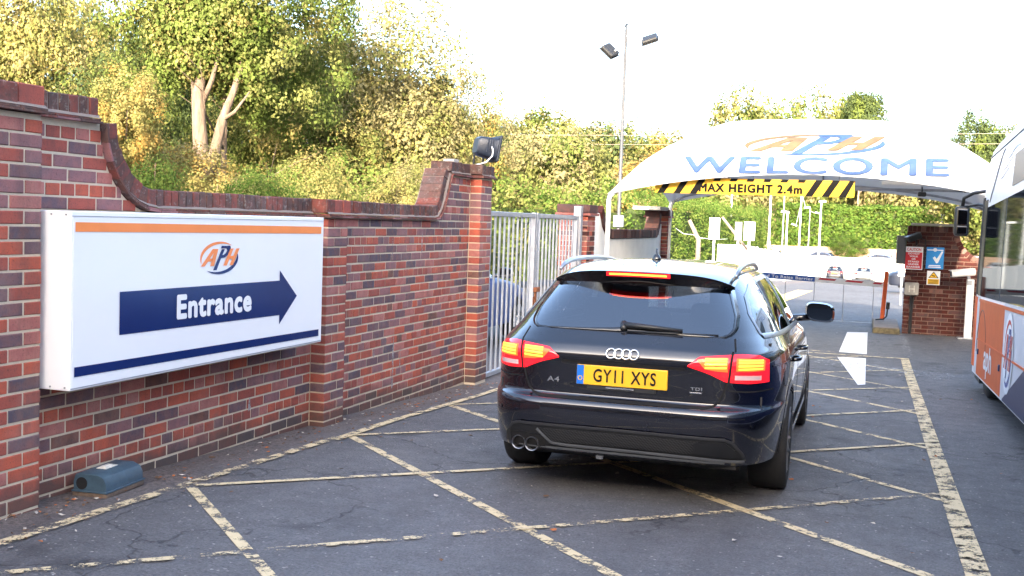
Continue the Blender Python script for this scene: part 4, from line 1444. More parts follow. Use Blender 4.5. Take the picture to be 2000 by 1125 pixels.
def build_car(name, label, full=True):
    car = thing(name, (0, 0, 0), label, 'car')
    K = dict(parent=car, world_space=False)
    # skin
    zs = np.unique(np.round(np.concatenate([np.arange(.275, .56, .02), np.arange(.56, .64, .006), np.arange(.64, .80, .014), np.arange(.80, .96, .008), np.arange(.96, 1.30, .011), np.arange(1.30, 1.395, .008), np.arange(1.395, 1.4201, .0035)]), 4))
    th = np.linspace(-math.pi, math.pi, 321)[:-1]
    G = np.zeros((len(zs), len(th), 3))
    for i, z in enumerate(zs):
        w, r, f_, n = cw(z), crr(z), cff(z), cn(z)
        s, c = np.sin(th), np.cos(th)
        x = w * np.sign(s) * np.abs(s) ** (2 / n)
        y = np.where(c > 0, YM - (YM - r) * np.abs(c) ** (2 / n), YM + (f_ - YM) * np.abs(c) ** (2 / n))
        G[i] = np.stack([x, y, np.full_like(x, z)], -1)
    mb = MB()
    a, b = G.shape[:2]
    mb.v = [tuple(p) for p in G.reshape(-1, 3)]
    mb.n = len(mb.v)
    for i in range(a - 1):
        for j in range(b):
            q = (i * b + j, i * b + (j + 1) % b, (i + 1) * b + (j + 1) % b, (i + 1) * b + j)
            cx, cy, cz = (G[i, j] + G[i, (j + 1) % b] + G[i + 1, (j + 1) % b] + G[i + 1, j]) / 4
            if cy < -.3 and GLASS_R['z0'] + .004 < cz < GLASS_R['z1'] - .004 and abs(cx) < glass_hw(cz) - .012:
                continue
            if abs(cx) > .45 and in_side(cy, cz):
                continue
            if 1.0 < cz < 1.31 and cy > 1.25 and abs(cx) < np.interp(cz, [1.0, 1.31], [.66, .50]):
                continue
            if abs(cx) > .5 and (math.hypot(cy, cz - .315) < .352 or math.hypot(cy - 2.808, cz - .315) < .352):
                continue
            mb.f.append(q)
            mb.m.append(0)
    mb.f.append(tuple((a - 1) * b + j for j in range(b)))
    mb.m.append(0)
    mb.build('body', CARM['paint'], smooth=True, **K)
    # underside, wheel housings and cabin
    mb = MB()
    mb.box((-.66, -.62, .20), (.66, 3.3, .30))
    mb.box((-.66, -.85, .25), (.66, -.40, .60))
    for yy in (0, 2.808):
        mb.box((-.62, yy - .4, .2), (.62, yy + .4, .70))
    mb.build('underbody', M['black_matt'], **K)
    mb = MB()
    mb.box((-.78, -.75, .60), (.78, 2.2, .66))
    mb.bbox((-.66, .02, .6), (.66, .16, .98), .04)
    mb.box((-.80, -.5, .62), (-.775, 1.9, .95)); mb.box((.775, -.5, .62), (.80, 1.9, .95))
    mb.box((-.7, 1.85, .62), (.7, 2.2, .96))
    mb.build('cabin_floor', CARM['interior'], **K)
    for x, y, hw_, z0, z1 in ((-.36, .12, .13, .97, 1.14), (.36, .12, .13, .97, 1.14), (0, .12, .11, .97, 1.08), (-.37, 1.1, .14, .95, 1.22), (.37, 1.1, .14, .95, 1.22)):
        mb = MB(); mb.bbox((x - hw_, y - .05, z0), (x + hw_, y + .06, z1), .045, seg=3); mb.build('headrest', CARM['interior'], smooth=True, **K)
    for x in (-.37, .37):
        mb = MB(); mb.bbox((x - .25, 1.05, .6), (x + .25, 1.2, 1.0), .06, seg=3); mb.build('seat', CARM['interior'], smooth=True, **K)
    # glass
    zz = np.linspace(.987, 1.270, 14)
    mb = MB()
    mb.grid(np.array([[out_off(rearP, u * (glass_hw(z) - .006), z, .003) for u in np.linspace(-1, 1, 31)] for z in zz]))
    mb.build('rear_window', CARM['glass'], smooth=True, **K)
    loop = [(glass_hw(z), z) for z in np.linspace(.985, 1.272, 24)]
    loop = loop + [(x, 1.272) for x in np.linspace(.52, -.52, 12)] + [(-x, z) for x, z in loop[::-1]] + [(x, .985) for x in np.linspace(-.56, .56, 12)] + [loop[0]]
    inner = []
    outer, mid = [], []
    for x, z in loop:
        c = np.array([0, 1.12]); d = np.array([x, z]) - c
        k_ = 1 - .028 / np.linalg.norm(d)
        inner.append(out_off(rearP, x * k_, c[1] + d[1] * k_, .0045))
        outer.append(out_off(rearP, x, z, .0045))
        mid.append(out_off(rearP, x, z, -.006))
    mb = MB(); mb.grid(np.array([inner, outer, mid])); mb.build('window_surround', CARM['gloss_black'], smooth=True, **K)
    for sg in (1, -1):
        fn = lambda y, z: sideP(y, z, 1)
        for y0, y1 in ((-.505, .02), (.05, .86), (.90, 1.80)):
            ys_ = np.linspace(y0, y1, 18)
            def top(y):
                zt_ = float(np.interp(y, [p[0] for p in WIN_TOP], [p[1] for p in WIN_TOP])); return zt_
            T = [(y, top(y) - .008) for y in ys_]; B = [(y, float(np.interp(y, [-.505, 1.8], [.992, .968])) + .004) for y in ys_]
            # pillars lean backwards towards the roof
            sh_ = lambda pts, k: [(y + (.30 * k if -.4 < y < 1.5 else 0), z) for y, z in pts]
            mbp = MB()
            rows = []
            for t in np.linspace(0, 1, 10):
                rows.append([out_off(fn, by, bz_ + (tz - bz_) * t, .002) * np.array([sg, 1, 1]) for (by, bz_), (ty, tz) in zip(B, T)])
            mbp.grid(np.array(rows)); mbp.build('side_window', CARM['glass_side'], smooth=True, **K)
        per = WIN_TOP + [(1.80, .968)]
        bead(fn, WIN_TOP, .026, .003, mirror=sg < 0, k=60).build('window_trim', CARM['trim'], smooth=True, **K)
        bead(fn, WIN_BOT, .028, .004, mirror=sg < 0, k=40).build('window_trim', CARM['trim'], smooth=True, **K)
        for lo, hi, wd in (((-.10, .99), (.20, 1.30), .035), ((.73, .98), (1.06, 1.32), .05)):
            bead(fn, [lo, hi], wd, .004, mirror=sg < 0, k=14).build('pillar', CARM['satin_grey'], smooth=True, **K)
        # doors
        for path in ([(.62, .34), (.70, .60), (.80, .96)], [(-.16, .72), (-.10, .98)], [(1.80, .33), (1.92, .70), (1.84, .965)]):
            bead(fn, path, .009, .0012, mirror=sg < 0, k=24).build('panel_gap', CARM['gap'], **K)
        bead(fn, [(-.62, .83), (.3, .835), (1.9, .80)], .012, .0025, mirror=sg < 0).build('shoulder_crease', CARM['paint'], smooth=True, **K)
        for y in (.22, 1.15):
            h_ = MB()
            pth = [out_off(fn, y + d, .80 + .01, o_) * np.array([sg, 1, 1]) for d, o_ in ((-.11, .004), (-.08, .04), (.08, .04), (.11, .004))]
            h_.tube(pth, .013, 8); h_.build('door_handle', CARM['gloss_black'], smooth=True, **K)
        # arches
        for yc in (0, 2.808):
            ring = [(yc + .352 * math.cos(t), .315 + .352 * math.sin(t)) for t in np.linspace(-.08, math.pi + .08, 40)]
            rows = [[], [], []]
            for y, z in ring:
                d = np.array([y - yc, z - .315]) / .352
                rows[0].append(out_off(fn, y + d[0] * .03, z + d[1] * .03, .002) * np.array([sg, 1, 1]))
                rows[1].append(out_off(fn, y - d[0] * .002, z - d[1] * .002, .007) * np.array([sg, 1, 1]))
                q = out_off(fn, y - d[0] * .004, z - d[1] * .004, -.07) * np.array([sg, 1, 1]); rows[2].append(q)
            mb = MB(); mb.grid(np.array(rows)); mb.build('wheel_arch', CARM['paint'], smooth=True, **K)
        # sill
        bead(fn, [(.36, .30), (2.42, .30)], .06, .012, mirror=sg < 0).build('sill', CARM['satin_grey'] if not full else CARM['paint'], smooth=True, **K)
        # mirrors
        mr = MB()
        sec = []
        for yy, hx, hz in ((1.77, .10, .068), (1.80, .112, .078), (1.85, .105, .07), (1.90, .07, .045)):
            sec.append([(sg * (1.005 + hx * math.copysign(abs(math.cos(t)) ** .6, math.cos(t))), yy, 1.045 + hz * math.copysign(abs(math.sin(t)) ** .6, math.sin(t)) - .012 * math.cos(t)) for t in np.linspace(0, 2 * math.pi, 20, endpoint=False)])
        mr.grid(np.array(sec), closed_u=True); mr.f += [tuple(range(20)), tuple(range(60, 80))]; mr.m += [0, 0]
        mr.tube([(sg * .80, 1.80, .99), (sg * .93, 1.83, 1.00)], .028, 8)
        wm = mr.build('wing_mirror', CARM['gloss_black'], smooth=True, **K)
        mg = MB(); mg.add([(sg * (1.005 + .092 * math.copysign(abs(math.cos(t)) ** .6, math.cos(t))), 1.7665, 1.045 + .060 * math.copysign(abs(math.sin(t)) ** .6, math.sin(t)) - .012 * math.cos(t)) for t in np.linspace(0, 2 * math.pi, 20, endpoint=False)], [tuple(range(20))])
        mg.build('mirror_glass', CARM['mirror'], parent=wm, world_space=False)
        # roof rail
        rr = MB()
        pth = [(sg * .555, -.30, 1.33), (sg * .558, -.2, 1.362), (sg * .558, -.05, 1.386), (sg * .558, .3, 1.402), (sg * .553, .7, 1.408), (sg * .545, 1.1, 1.400), (sg * .535, 1.4, 1.375), (sg * .53, 1.55, 1.34)]
        rr.tube(pth, [.010, .014, .016, .016, .016, .015, .014, .010], 10); rr.build('roof_rail', CARM['trim'], smooth=True, **K)
        # wheels
        for yc in (0, 2.808):
            xo = sg * .79
            w_ = MB()
            prof = [(.205, -.11), (.262, -.118), (.300, -.112), (.316, -.085), (.318, 0), (.316, .085), (.300, .112), (.262, .118), (.205, .11)]
            w_.lathe(prof, (xo, yc, .317), 'x', 44)
            tyre = w_.build('wheel', CARM['tyre'], smooth=True, **K)
            rim = MB()
            rim.lathe([(.225, -.10), (.225, .095), (.232, .108), (.222, .112), (.205, .095), (.20, .02), (.0, .02)], (xo, yc, .317), 'x', 44) if sg > 0 else rim.lathe([(.225, .10), (.225, -.095), (.232, -.108), (.222, -.112), (.205, -.095), (.20, -.02), (.0, -.02)], (xo, yc, .317), 'x', 44)
            for k in range(10):
                t = 2 * math.pi * k / 10 + (.12 if k % 2 else -.12)
                p0 = (xo + sg * .085, yc + .05 * math.cos(t), .317 + .05 * math.sin(t)); p1 = (xo + sg * .10, yc + .212 * math.cos(t), .317 + .212 * math.sin(t))
                rim.tube([p0, p1], [.022, .015], 6)
            rim.tube([(xo + sg * .03, yc, .317), (xo + sg * .105, yc, .317)], [.065, .055], 16)
            rim.build('rim', CARM['rim'], parent=tyre, world_space=False, smooth=True, auto=40)
        # tail lamp
        T = [(.375, .832), (.437, .880), (.56, .894), (.66, .902), (.75, .896), (.80, .868)]
        B = [(.375, .826), (.44, .806), (.50, .786), (.585, .747), (.70, .740), (.805, .745)]
        lamp = patch(rearP, T, B, 36, 12, .006, .016, mirror=sg < 0, curve=.008).build('tail_light', CARM['lens_on'], smooth=True, **K)
        KL = dict(parent=lamp, world_space=False)
        patch(rearP, [(.425, .862), (.50, .874), (.592, .878)], [(.47, .822), (.53, .812), (.592, .808)], 12, 5, .0145, .004, mirror=sg < 0).build('led_bar', CARM['led_on'], smooth=True, **KL)
        patch(rearP, [(.635, .877), (.70, .876), (.775, .866)], [(.635, .815), (.70, .812), (.775, .815)], 12, 5, .0145, .004, mirror=sg < 0).build('led_bar', CARM['led_on'], smooth=True, **KL)
        for z_ in (.826, .840, .854, .866):
            bead(rearP, [(.47, z_ + .002), (.585, z_ + .006)], .009, .0165, mirror=sg < 0, k=10).build('led_strip', CARM['led_core'], **KL)
            bead(rearP, [(.645, z_), (.765, z_)], .009, .0165, mirror=sg < 0, k=10).build('led_strip', CARM['led_core'], **KL)
        patch(rearP, [(.63, .788), (.76, .786)], [(.63, .762), (.76, .760)], 8, 4, .0145, .003, mirror=sg < 0).build('reversing_light', CARM['reverse'], smooth=True, **KL)
        bead(rearP, [(.612, .906), (.598, .742)], .012, .0165, mirror=sg < 0, k=14).build('lamp_gap', CARM['gap'], **KL)
        # hatch edge
        bead(rearP, [(.612, .982), (.628, .915)], .009, .0014, mirror=sg < 0, k=12).build('panel_gap', CARM['gap'], **K)
        bead(rearP, [(.594, .742), (.575, .68), (.555, .635), (.525, .607), (.48, .597), (.0, .594)], .014, .0012, mirror=sg < 0, k=50).build('panel_gap', CARM['gap'], **K)
        bead(rearP, [(.60, .700), (.70, .692), (.83, .700)], .008, .0012, mirror=sg < 0, k=16).build('panel_gap', CARM['gap'], **K)
        bead(rearP, [(.70, .555), (.60, .552), (.3, .556), (0, .556)], .02, .004, mirror=sg < 0, k=40).build('bumper_crease', CARM['paint'], smooth=True, **K)
    # windscreen
    mb = MB()
    rows = []
    for z in np.linspace(1.0, 1.32, 10):
        w_ = np.interp(z, [1.0, 1.31], [.68, .52])
        row = []
        for u in np.linspace(-1, 1, 21):
            x = u * w_
            t = abs(x) / cw(z); n = cn(z)
            row.append((x, YM + (cff(z) - YM) * (1 - t ** n) ** (1 / n) + .002, z))
        rows.append(row)
    mb.grid(np.array(rows)); mb.build('windscreen', CARM['glass_front'], smooth=True, **K)
    # spoiler with high brake light
    xs_ = np.linspace(-.56, .56, 41)
    rows = [[], [], [], [], []]
    for x in xs_:
        u = abs(x) / .56
        ye, ze = -.585 + .20 * u ** 2.6, 1.338 - .016 * u ** 2 - .052 * u ** 5
        p0 = rearP(x, min(1.378, 1.378 - .05 * u ** 3))
        rows[0].append(p0 + np.array([0, .06, .004]))
        rows[1].append((x, (p0[1] + ye) / 2, (p0[2] + ze) / 2 + .010))
        rows[2].append((x, ye, ze))
        rows[3].append((x, ye + .012, ze - .018))
        rows[4].append(out_off(rearP, x * .97, 1.262 - .012 * u ** 3, .002))
    mb = MB(); mb.grid(np.array([[tuple(q) for q in r_] for r_ in rows[:3]]), 0)
    mb.grid(np.array([[tuple(q) for q in r_] for r_ in rows[2:]]), 1)
    sp = mb.build('spoiler', [CARM['paint'], CARM['gloss_black']], smooth=True, auto=45, **K)
    bl = MB()
    r1 = [(x, -.5835 + .20 * (abs(x) / .56) ** 2.6 - .006, 1.331 - .016 * (abs(x) / .56) ** 2) for x in np.linspace(-.195, .195, 21)]
    r2 = [(x, y + .006, z - .024) for x, y, z in r1]
    bl.grid(np.array([r1, r2])); bl.grid(np.array([[(x, y + .012, z + .002) for x, y, z in r1], r1])); bl.build('brake_light', CARM['lens_on'], parent=sp, world_space=False)
    bl = MB(); bl.grid(np.array([[(x, y - .0015 + .0015, z - .006) for x, y, z in r1[1:-1]], [(x, y + .0022, z - .017) for x, y, z in r1[1:-1]]]) - np.array([0, .003, 0])); bl.build('led_bar', CARM['led_core'], parent=sp, world_space=False)
    if full:
        # aerial
        mb = MB(); mb.lathe([(.030, 0), (.030, .012), (.022, .028), (.008, .042), (.006, .075), (.0, .077)], (.0, .05, 1.408), 'z', 16); mb.build('aerial', CARM['gloss_black'], smooth=True, **K)
        # wiper
        def wp(x, z, o_): return tuple(out_off(rearP, x, z, o_))
        mb = MB(); mb.tube([wp(-.02, 1.012, .018), wp(.08, 1.008, .024), wp(.32, .998, .022)], [.022, .016, .012], 8); mb.tube([wp(-.03, 1.03, .01), wp(-.02, .99, .016)], .02, 8); mb.build('wiper_arm', M['black_plastic'], smooth=True, **K)
        mb = MB(); mb.tube([wp(-.0, .988, .008), wp(.25, .99, .010), wp(.52, .994, .006)], .006, 6); mb.build('wiper_blade', M['black_plastic'], smooth=True, **K)
        # plate
        py_ = crr(.735) - .012
        mb = MB(); mb.bbox((-.265, py_ - .002, .678), (.265, py_ + .03, .792), .004); npl = mb.build('number_plate', CARM['plate'], **K)
        KP = dict(parent=npl, world_space=False)
        mb = MB(); mb.add([(-.263, py_ - .0035, .680), (-.222, py_ - .0035, .680), (-.222, py_ - .0035, .790), (-.263, py_ - .0035, .790)], [(0, 1, 2, 3)]); mb.build('blue_band', CARM['plate_blue'], **KP)
        mb = MB(); mb.lathe([(.014, 0), (.009, 0)], (-.243, py_ - .0045, .715), 'y', 16); mb.build('star_ring', CARM['plate'], **KP)
        lettering('plate', lambda a, b_: (-.165 + a * .365, py_ - .0045, .698 + b_ * .076), CARM['gap'], 'lettering', npl, False)
        mb = MB(); mb.box((-.20, py_ + .002, .655), (.20, py_ + .03, .676)); mb.build('plate_holder', M['black_plastic'], **K)
        mb = MB(); mb.box((-.09, py_ - .004, .664), (.075, py_ + .004, .672)); mb.build('holder_strip', CARM['chrome'], **K)
        patch(rearP, [(-.36, .816), (.36, .816)], [(-.36, .798), (.36, .798)], 30, 3, .0035, .003).build('handle_recess', CARM['gap'], smooth=True, **K)
        # four-ring emblem and badges
        for i in range(4):
            c = -.085 + i * .0445
            P_ = [rearP(c + .0275 + .027 * math.cos(t) - .009, .868 + .027 * math.sin(t)) + np.array([0, -.008, 0]) for t in np.linspace(0, 2 * math.pi, 29)]
            mb = MB(); mb.tube(P_, .0048, 8, cap=False); mb.build('emblem_ring', CARM['chrome'], smooth=True, **K)
        lettering('a', lambda a, b_: tuple(rearP(-.445 + a * .075, .680 + b_ * .030) + np.array([0, -.006, 0])), CARM['chrome'], 'badge', car, False)
        lettering('tdi', lambda a, b_: tuple(rearP(.395 + a * .065, .690 + b_ * .018) + np.array([0, -.006, 0])), CARM['chrome'], 'badge', car, False)
        bead(rearP, [(.392, .676), (.458, .677)], .009, .004, k=8).build('badge', CARM['chrome'], **K)
        # lower bumper
        patch(rearP, [(-.69, .36), (-.655, .415), (-.60, .437), (-.3, .440), (0, .441), (.3, .440), (.60, .437), (.655, .415), (.69, .36)],
              [(-.70, .30), (-.5, .292), (0, .300), (.5, .292), (.70, .30)], 60, 10, .005, .02).build('lower_bumper', CARM['satin_grey'], smooth=True, **K)
        patch(rearP, [(-.47, .408), (0, .414), (.47, .412)], [(-.385, .336), (0, .338), (.415, .334)], 50, 6, .009, .006).build('air_grille', CARM['mesh'], smooth=True, **K)
        bead(rearP, [(-.665, .375), (-.64, .415), (-.60, .432), (0, .437), (.60, .432), (.64, .415), (.69, .35), (.70, .31)], .016, .012, k=90).build('bumper_trim', CARM['trim_dark'], smooth=True, **K)
        bead(rearP, [(-.48, .405), (-.395, .328), (-.3, .322), (0, .322), (.42, .318), (.70, .306)], .018, .013, k=70).build('bumper_trim', M['grey_plastic'], smooth=True, **K)
        bead(rearP, [(-.60, .2952), (0, .2955), (.60, .2952)], .014, .009, k=60).build('bumper_lip', M['grey_plastic'], smooth=True, **K)
        patch(rearP, [(.43, .405), (.60, .415), (.655, .37)], [(.44, .338), (.60, .330), (.66, .325)], 20, 6, .010, .006).build('bumper_corner_panel', CARM['satin_grey'], smooth=True, **K)
        patch(rearP, [(-.655, .375), (-.56, .378), (-.44, .365)], [(-.655, .285), (-.55, .283), (-.43, .29)], 20, 6, .010, .006).build('exhaust_recess', CARM['gap'], smooth=True, **K)
        for x in (-.600, -.513):
            y0 = rearP(x, .31)[1]
            mb = MB(); mb.lathe([(.040, .12), (.043, -.028), (.040, -.033), (.036, -.03), (.035, .1), (.0, .1)], (x, y0, .305), 'y', 28); mb.build('exhaust_pipe', CARM['exhaust'], smooth=True, auto=50, **K)
        for x in (-.42, .42, .74, -.74):
            p_ = out_off(rearP, x, .50, .001); mb = MB(); mb.tube([p_, p_ + (out_off(rearP, x, .5, .004) - p_)], .011, 14); mb.build('parking_sensor', CARM['paint'], **K)
        # filler flap outline
        bead(sideP, [(-.30 + .075 * math.cos(t), .755 + .07 * math.sin(t)) for t in np.linspace(0, 2 * math.pi, 24)], .006, .0012, k=40).build('filler_flap', CARM['gap'], **K)
        mb = MB(); mb.box((-.13, -.93, .25), (-.09, -.90, .27)); mb.build('tow_eye', M['grey_plastic'], **K)
    return car
hero = build_car('estate_car', 'dark blue-black estate car with lit red tail lights driving through the entrance')
hero.location = (-1.335, 7.03, .062)
hero.rotation_euler = (-.0254, 0, .014)

def parked(loc, rz, paint, label, scale=(1, 1, 1)):
    skip = ('number_plate', 'emblem_ring', 'badge', 'plate_holder', 'holder_strip', 'aerial', 'exhaust_pipe', 'tow_eye', 'parking_sensor')
    r = hero.copy(); COL.objects.link(r)
    r.name = 'parked_car'
    r.location = loc; r.rotation_euler = (0, 0, rz); r.scale = scale
    r['label'] = label; r['group'] = 'cars parked behind the entrance'
    def cp(ch, par):
        nm = ch.name.split('.')[0]
        if nm in skip:
            return
        c = ch.copy(); COL.objects.link(c); c.parent = par
        for s in c.material_slots:
            m_ = s.material
            new = {CARM['paint']: CARM[paint], CARM['lens_on']: CARM['lens_off'], CARM['led_on']: CARM['lens_off'], CARM['led_core']: CARM['lens_off']}.get(m_)
            if new is not None:
                s.link = 'OBJECT'; s.material = new
        for g_ in ch.children:
            cp(g_, c)
    for ch in hero.children:
        cp(ch, r)
    return r
# ------------------------------------------------------------------ bus beside the lane
BX, BYF, BL, BWD = 1.20, 14.15, 10.6, 2.3            # near-side plane, front, length, width
bus = thing('shuttle_bus', (BX + 1.15, 9, .05), 'white and orange shuttle bus with dark side glass waiting beside the lane', 'bus')
def by(y): return -.030 * (y - 13)                    # the bus sits on the falling road
def bus_inset(z):
    return float(np.interp(z, [.12, .9, 1.2, 2.1, 2.5, 2.68, 2.78, 2.84, 2.87], [.0, .0, .004, .02, .04, .07, .13, .25, .50]))
def bus_front(z):
    return float(np.interp(z, [.12, .5, 1.0, 1.6, 2.2, 2.55, 2.72, 2.82, 2.87], [.02, 0, .01, .03, .07, .14, .28, .52, .95]))
RAD = .30
def busP(y, z, o_=0.0):
    """near-side skin; turns round the front corner"""
    x = BX + bus_inset(z)
    yf = BYF - bus_front(z)
    if y > yf - RAD:
        t = min(1.0, (y - (yf - RAD)) / RAD)
        a = t * math.pi / 2
        c = (x + RAD, yf - RAD)
        return np.array([c[0] - (RAD + o_) * math.cos(a), c[1] + (RAD + o_) * math.sin(a), z + by(y)])
    return np.array([x - o_, y, z + by(y)])
zs = [.14, .3, .6, .9, 1.0, 1.2, 1.6, 2.0, 2.1, 2.2, 2.35, 2.5, 2.59, 2.68, 2.72, 2.78, 2.82, 2.84, 2.858, 2.87]
rows = []
for z in zs:
    row = []
    yf, xi = BYF - bus_front(z), bus_inset(z)
    for y in np.linspace(BYF - BL, yf - RAD, 24):
        row.append((BX + xi, y, z + by(y)))
    for a in np.linspace(0, math.pi / 2, 9)[1:]:
        row.append((BX + xi + RAD - RAD * math.cos(a), yf - RAD + RAD * math.sin(a), z + by(yf)))
    xr = BX + BWD - xi
    for a in np.linspace(math.pi / 2, 0, 9):
        row.append((xr - RAD + RAD * math.cos(a), yf - RAD + RAD * math.sin(a), z + by(yf)))
    for y in np.linspace(yf - RAD, BYF - BL, 24)[1:]:
        row.append((xr, y, z + by(y)))
    rows.append(row)
mb = MB()
mb.grid(np.array(rows), closed_u=True)
nb = len(rows[0])
mb.f.append(tuple(mb.n - nb + k for k in range(nb))); mb.m.append(0)
mb.f.append(tuple(range(nb))[::-1]); mb.m.append(0)
BM = {'white': simple('bus_white', (.70, .73, .78), .35, var=.04, spec=.3), 'orange': simple('bus_orange', (.50, .10, .028), .5, var=.08, spec=.18), 'silver': simple('bus_silver', (.52, .54, .60), .42, .1, var=.05, spec=.25),
      'navy': simple('bus_navy', (.02, .03, .085), .42, var=.05, spec=.25), 'red': simple('bus_logo_red', (.55, .04, .035), .25, var=0), 'blue': simple('bus_logo_blue', (.02, .06, .30), .25, var=0),
      'wave': simple('bus_wave_blue', (.05, .15, .42), .25, var=0)}
def bus_glass():
    m, nt, p = new_mat('bus_side_glass')
    nt.nodes.remove(p)
    df = N(nt, 'ShaderNodeBsdfDiffuse'); df.inputs[0].default_value = (.006, .007, .009, 1)
    gl = N(nt, 'ShaderNodeBsdfGlossy'); gl.inputs['Roughness'].default_value = .03; gl.inputs[0].default_value = (.8, .9, 1, 1)
    mx = N(nt, 'ShaderNodeMixShader'); mx.inputs[0].default_value = .17
    nt.links.new(df.outputs[0], mx.inputs[1]); nt.links.new(gl.outputs[0], mx.inputs[2])
    nt.links.new(mx.outputs[0], nt.nodes['Material Output'].inputs[0])
    return m
BM['glass'] = bus_glass()
mb.build('body', BM['white'], bus, smooth=True, auto=50)
def bpatch(name, y0, y1, zb0, zt0, mat, off=.005, zb1=None, zt1=None, ny=16, nz_=8, slant=0.0):
    zb1 = zb0 if zb1 is None else zb1; zt1 = zt0 if zt1 is None else zt1
    rows = []
    for i in range(nz_):
        t = i / (nz_ - 1)
        row = []
        for j in range(ny):
            s = j / (ny - 1)
            zb_, zt_ = zb0 + (zb1 - zb0) * s, zt0 + (zt1 - zt0) * s
            row.append(busP(y0 + (y1 - y0) * s + slant * (t - .5), zb_ + (zt_ - zb_) * t, off))
        rows.append(row)
    G = np.array(rows)
    m_ = MB(); m_.grid(G, flip=True)
    ring = list(G[0]) + list(G[1:, -1]) + list(G[-1, -2::-1]) + list(G[-2:0:-1, 0])
    cen = np.array([BX + 1.15, 0, 0])
    inn = [p + np.array([.02, 0, 0]) for p in ring]
    m_.grid(np.array([ring + [ring[0]], inn + [inn[0]]]))
    return m_.build(name, mat, bus, smooth=True, auto=40)
F0 = BYF - .02
bpatch('orange_panel', 10.92, 13.30, .16, .985, BM['orange'], .006, ny=18)
bpatch('front_corner_panel', 13.62, 14.12, .22, 1.02, BM['orange'], .012, ny=14)
bpatch('door_edge', 13.32, 13.60, .16, 1.02, BM['silver'], .004, ny=6)
bpatch('door_pillar', 13.30, 13.61, 1.04, 2.12, M['black_plastic'], .010, ny=6)
bpatch('silver_panel', 9.2, 10.905, .16, .985, BM['silver'], .006)
bpatch('navy_panel', 9.2, 10.70, .155, .60, BM['navy'], .009, zb1=.155, zt1=.17)
bpatch('navy_panel', BYF - BL + .1, 9.19, .16, .985, BM['navy'], .006)
bpatch('waist_moulding', 9.2, 13.30, .975, 1.005, BM['orange'], .014, ny=20, nz_=3)
bpatch('panel_moulding', 9.2, 13.30, .545, .563, BM['orange'], .014, ny=20, nz_=3)
bpatch('waist_moulding', BYF - BL + .1, 10.9, 1.006, 1.03, BM['silver'], .013, ny=20, nz_=3)
bpatch('side_glass', 11.45, 13.28, 1.035, 2.03, BM['glass'], .006, ny=14)
bpatch('side_glass', BYF - BL + .2, 11.40, 1.035, 2.03, BM['glass'], .006, ny=20)
bpatch('windscreen_pillar', 13.62, 13.80, 1.05, 2.16, M['black_matt'], .012, ny=5)
bpatch('windscreen_edge', 13.81, 14.0, 1.05, 2.12, BM['glass'], .008, ny=8)
bpatch('upper_window', BYF - BL + .3, 11.15, 2.12, 2.42, M['black_plastic'], .006, slant=.0)
for i, z in enumerate((2.30, 2.38, 2.46)):
    pth = [busP(y, z + .03 * math.sin((y - 11.2) * 4.5 + i), .006) for y in np.linspace(10.9, 12.6 - .35 * i, 30)]
    up = [p + np.array([.006, 0, .022]) for p in pth]
    m_ = MB(); m_.grid(np.array([pth, up])); m_.build('wave_graphic', BM['wave'], bus)
def blogo(a, b_, w): return tuple(busP(10.42 - a * .30 * -1, .60 + b_ * .33, .016 + w))
mbk = MB(); mbk.add([tuple(busP(10.42 + .34 * math.cos(t), .60 + .36 * math.sin(t), .0125)) for t in np.linspace(0, 2 * math.pi, 36, endpoint=False)], [tuple(range(36))[::-1]]); mbk.build('logo_disc', BM['white'], bus)
logo(bus, lambda a, b_, w: tuple(busP(10.42 - a * .27, .60 + b_ * .30, .014 + w)), {'a': BM['red'], 'b': BM['blue']})
lettering('aph', lambda a, b_: tuple(busP(12.5 - a * .75, .20 + b_ * .36, .0085)), BM['white'], 'lettering', bus)
for y in (11.05, 13.15):
    m_ = MB(); p_ = busP(y, .42, .008); m_.bbox((p_[0] - .012, y - .03, p_[2] - .03), (p_[0] + .02, y + .03, p_[2] + .03), .005); m_.build('side_marker', BM['navy'], bus)
# roof pod, seam strips
m_ = MB()
sec = []
for y, s in ((4.5, .2), (5.2, 1), (10.4, 1), (11.4, .75), (12.0, .15)):
    sec.append([(BX + 1.15 + .85 * math.cos(t) * (.8 + .2 * s), y, 2.82 + by(y) + .30 * s * max(0, math.sin(t)) ** .6) for t in np.linspace(0, math.pi, 17)])
m_.grid(np.array(sec)); m_.build('roof_pod', BM['white'], bus, smooth=True)
pth = [tuple(busP(y, 2.62, .006)) for y in np.linspace(4.5, 13.45, 40)] + [tuple(busP(y, 2.62, .006)) for y in np.linspace(13.47, 13.74, 8)]
m_ = MB(); m_.tube(pth, .007, 6); m_.build('roof_seam', M['grey_plastic'], bus, smooth=True)
pth = [tuple(busP(12.2 + .9 * t, 2.08 + .5 * (1 - t), .006)) for t in np.linspace(0, 1, 12)]
m_ = MB(); m_.tube(pth, .006, 6); m_.build('roof_seam', M['galv'], bus, smooth=True)
# wheels
for y in (12.9, 6.6):
    m_ = MB(); zz = float(gz(BX + .2, y)) + .46
    m_.lathe([(.27, -.13), (.40, -.14), (.45, -.11), (.46, 0), (.45, .11), (.40, .14), (.27, .13), (0, .1)], (BX + .20, y, zz), 'x', 40); m_.build('wheel', CARM['tyre'], bus, smooth=True)
    m_ = MB(); P_ = [(y + .50 * math.cos(t), zz + .50 * math.sin(t)) for t in np.linspace(0, math.pi, 24)]
    m_.tube([tuple(busP(a, b_ - by(a), .004)) for a, b_ in P_], .006, 8); m_.build('wheel_arch', M['black_plastic'], bus, smooth=True)
m_ = MB(); m_.box((BX + .05, BYF - .7, .02), (BX + 2.2, BYF - .1, .16)); m_.build('front_valance', M['black_plastic'], bus)
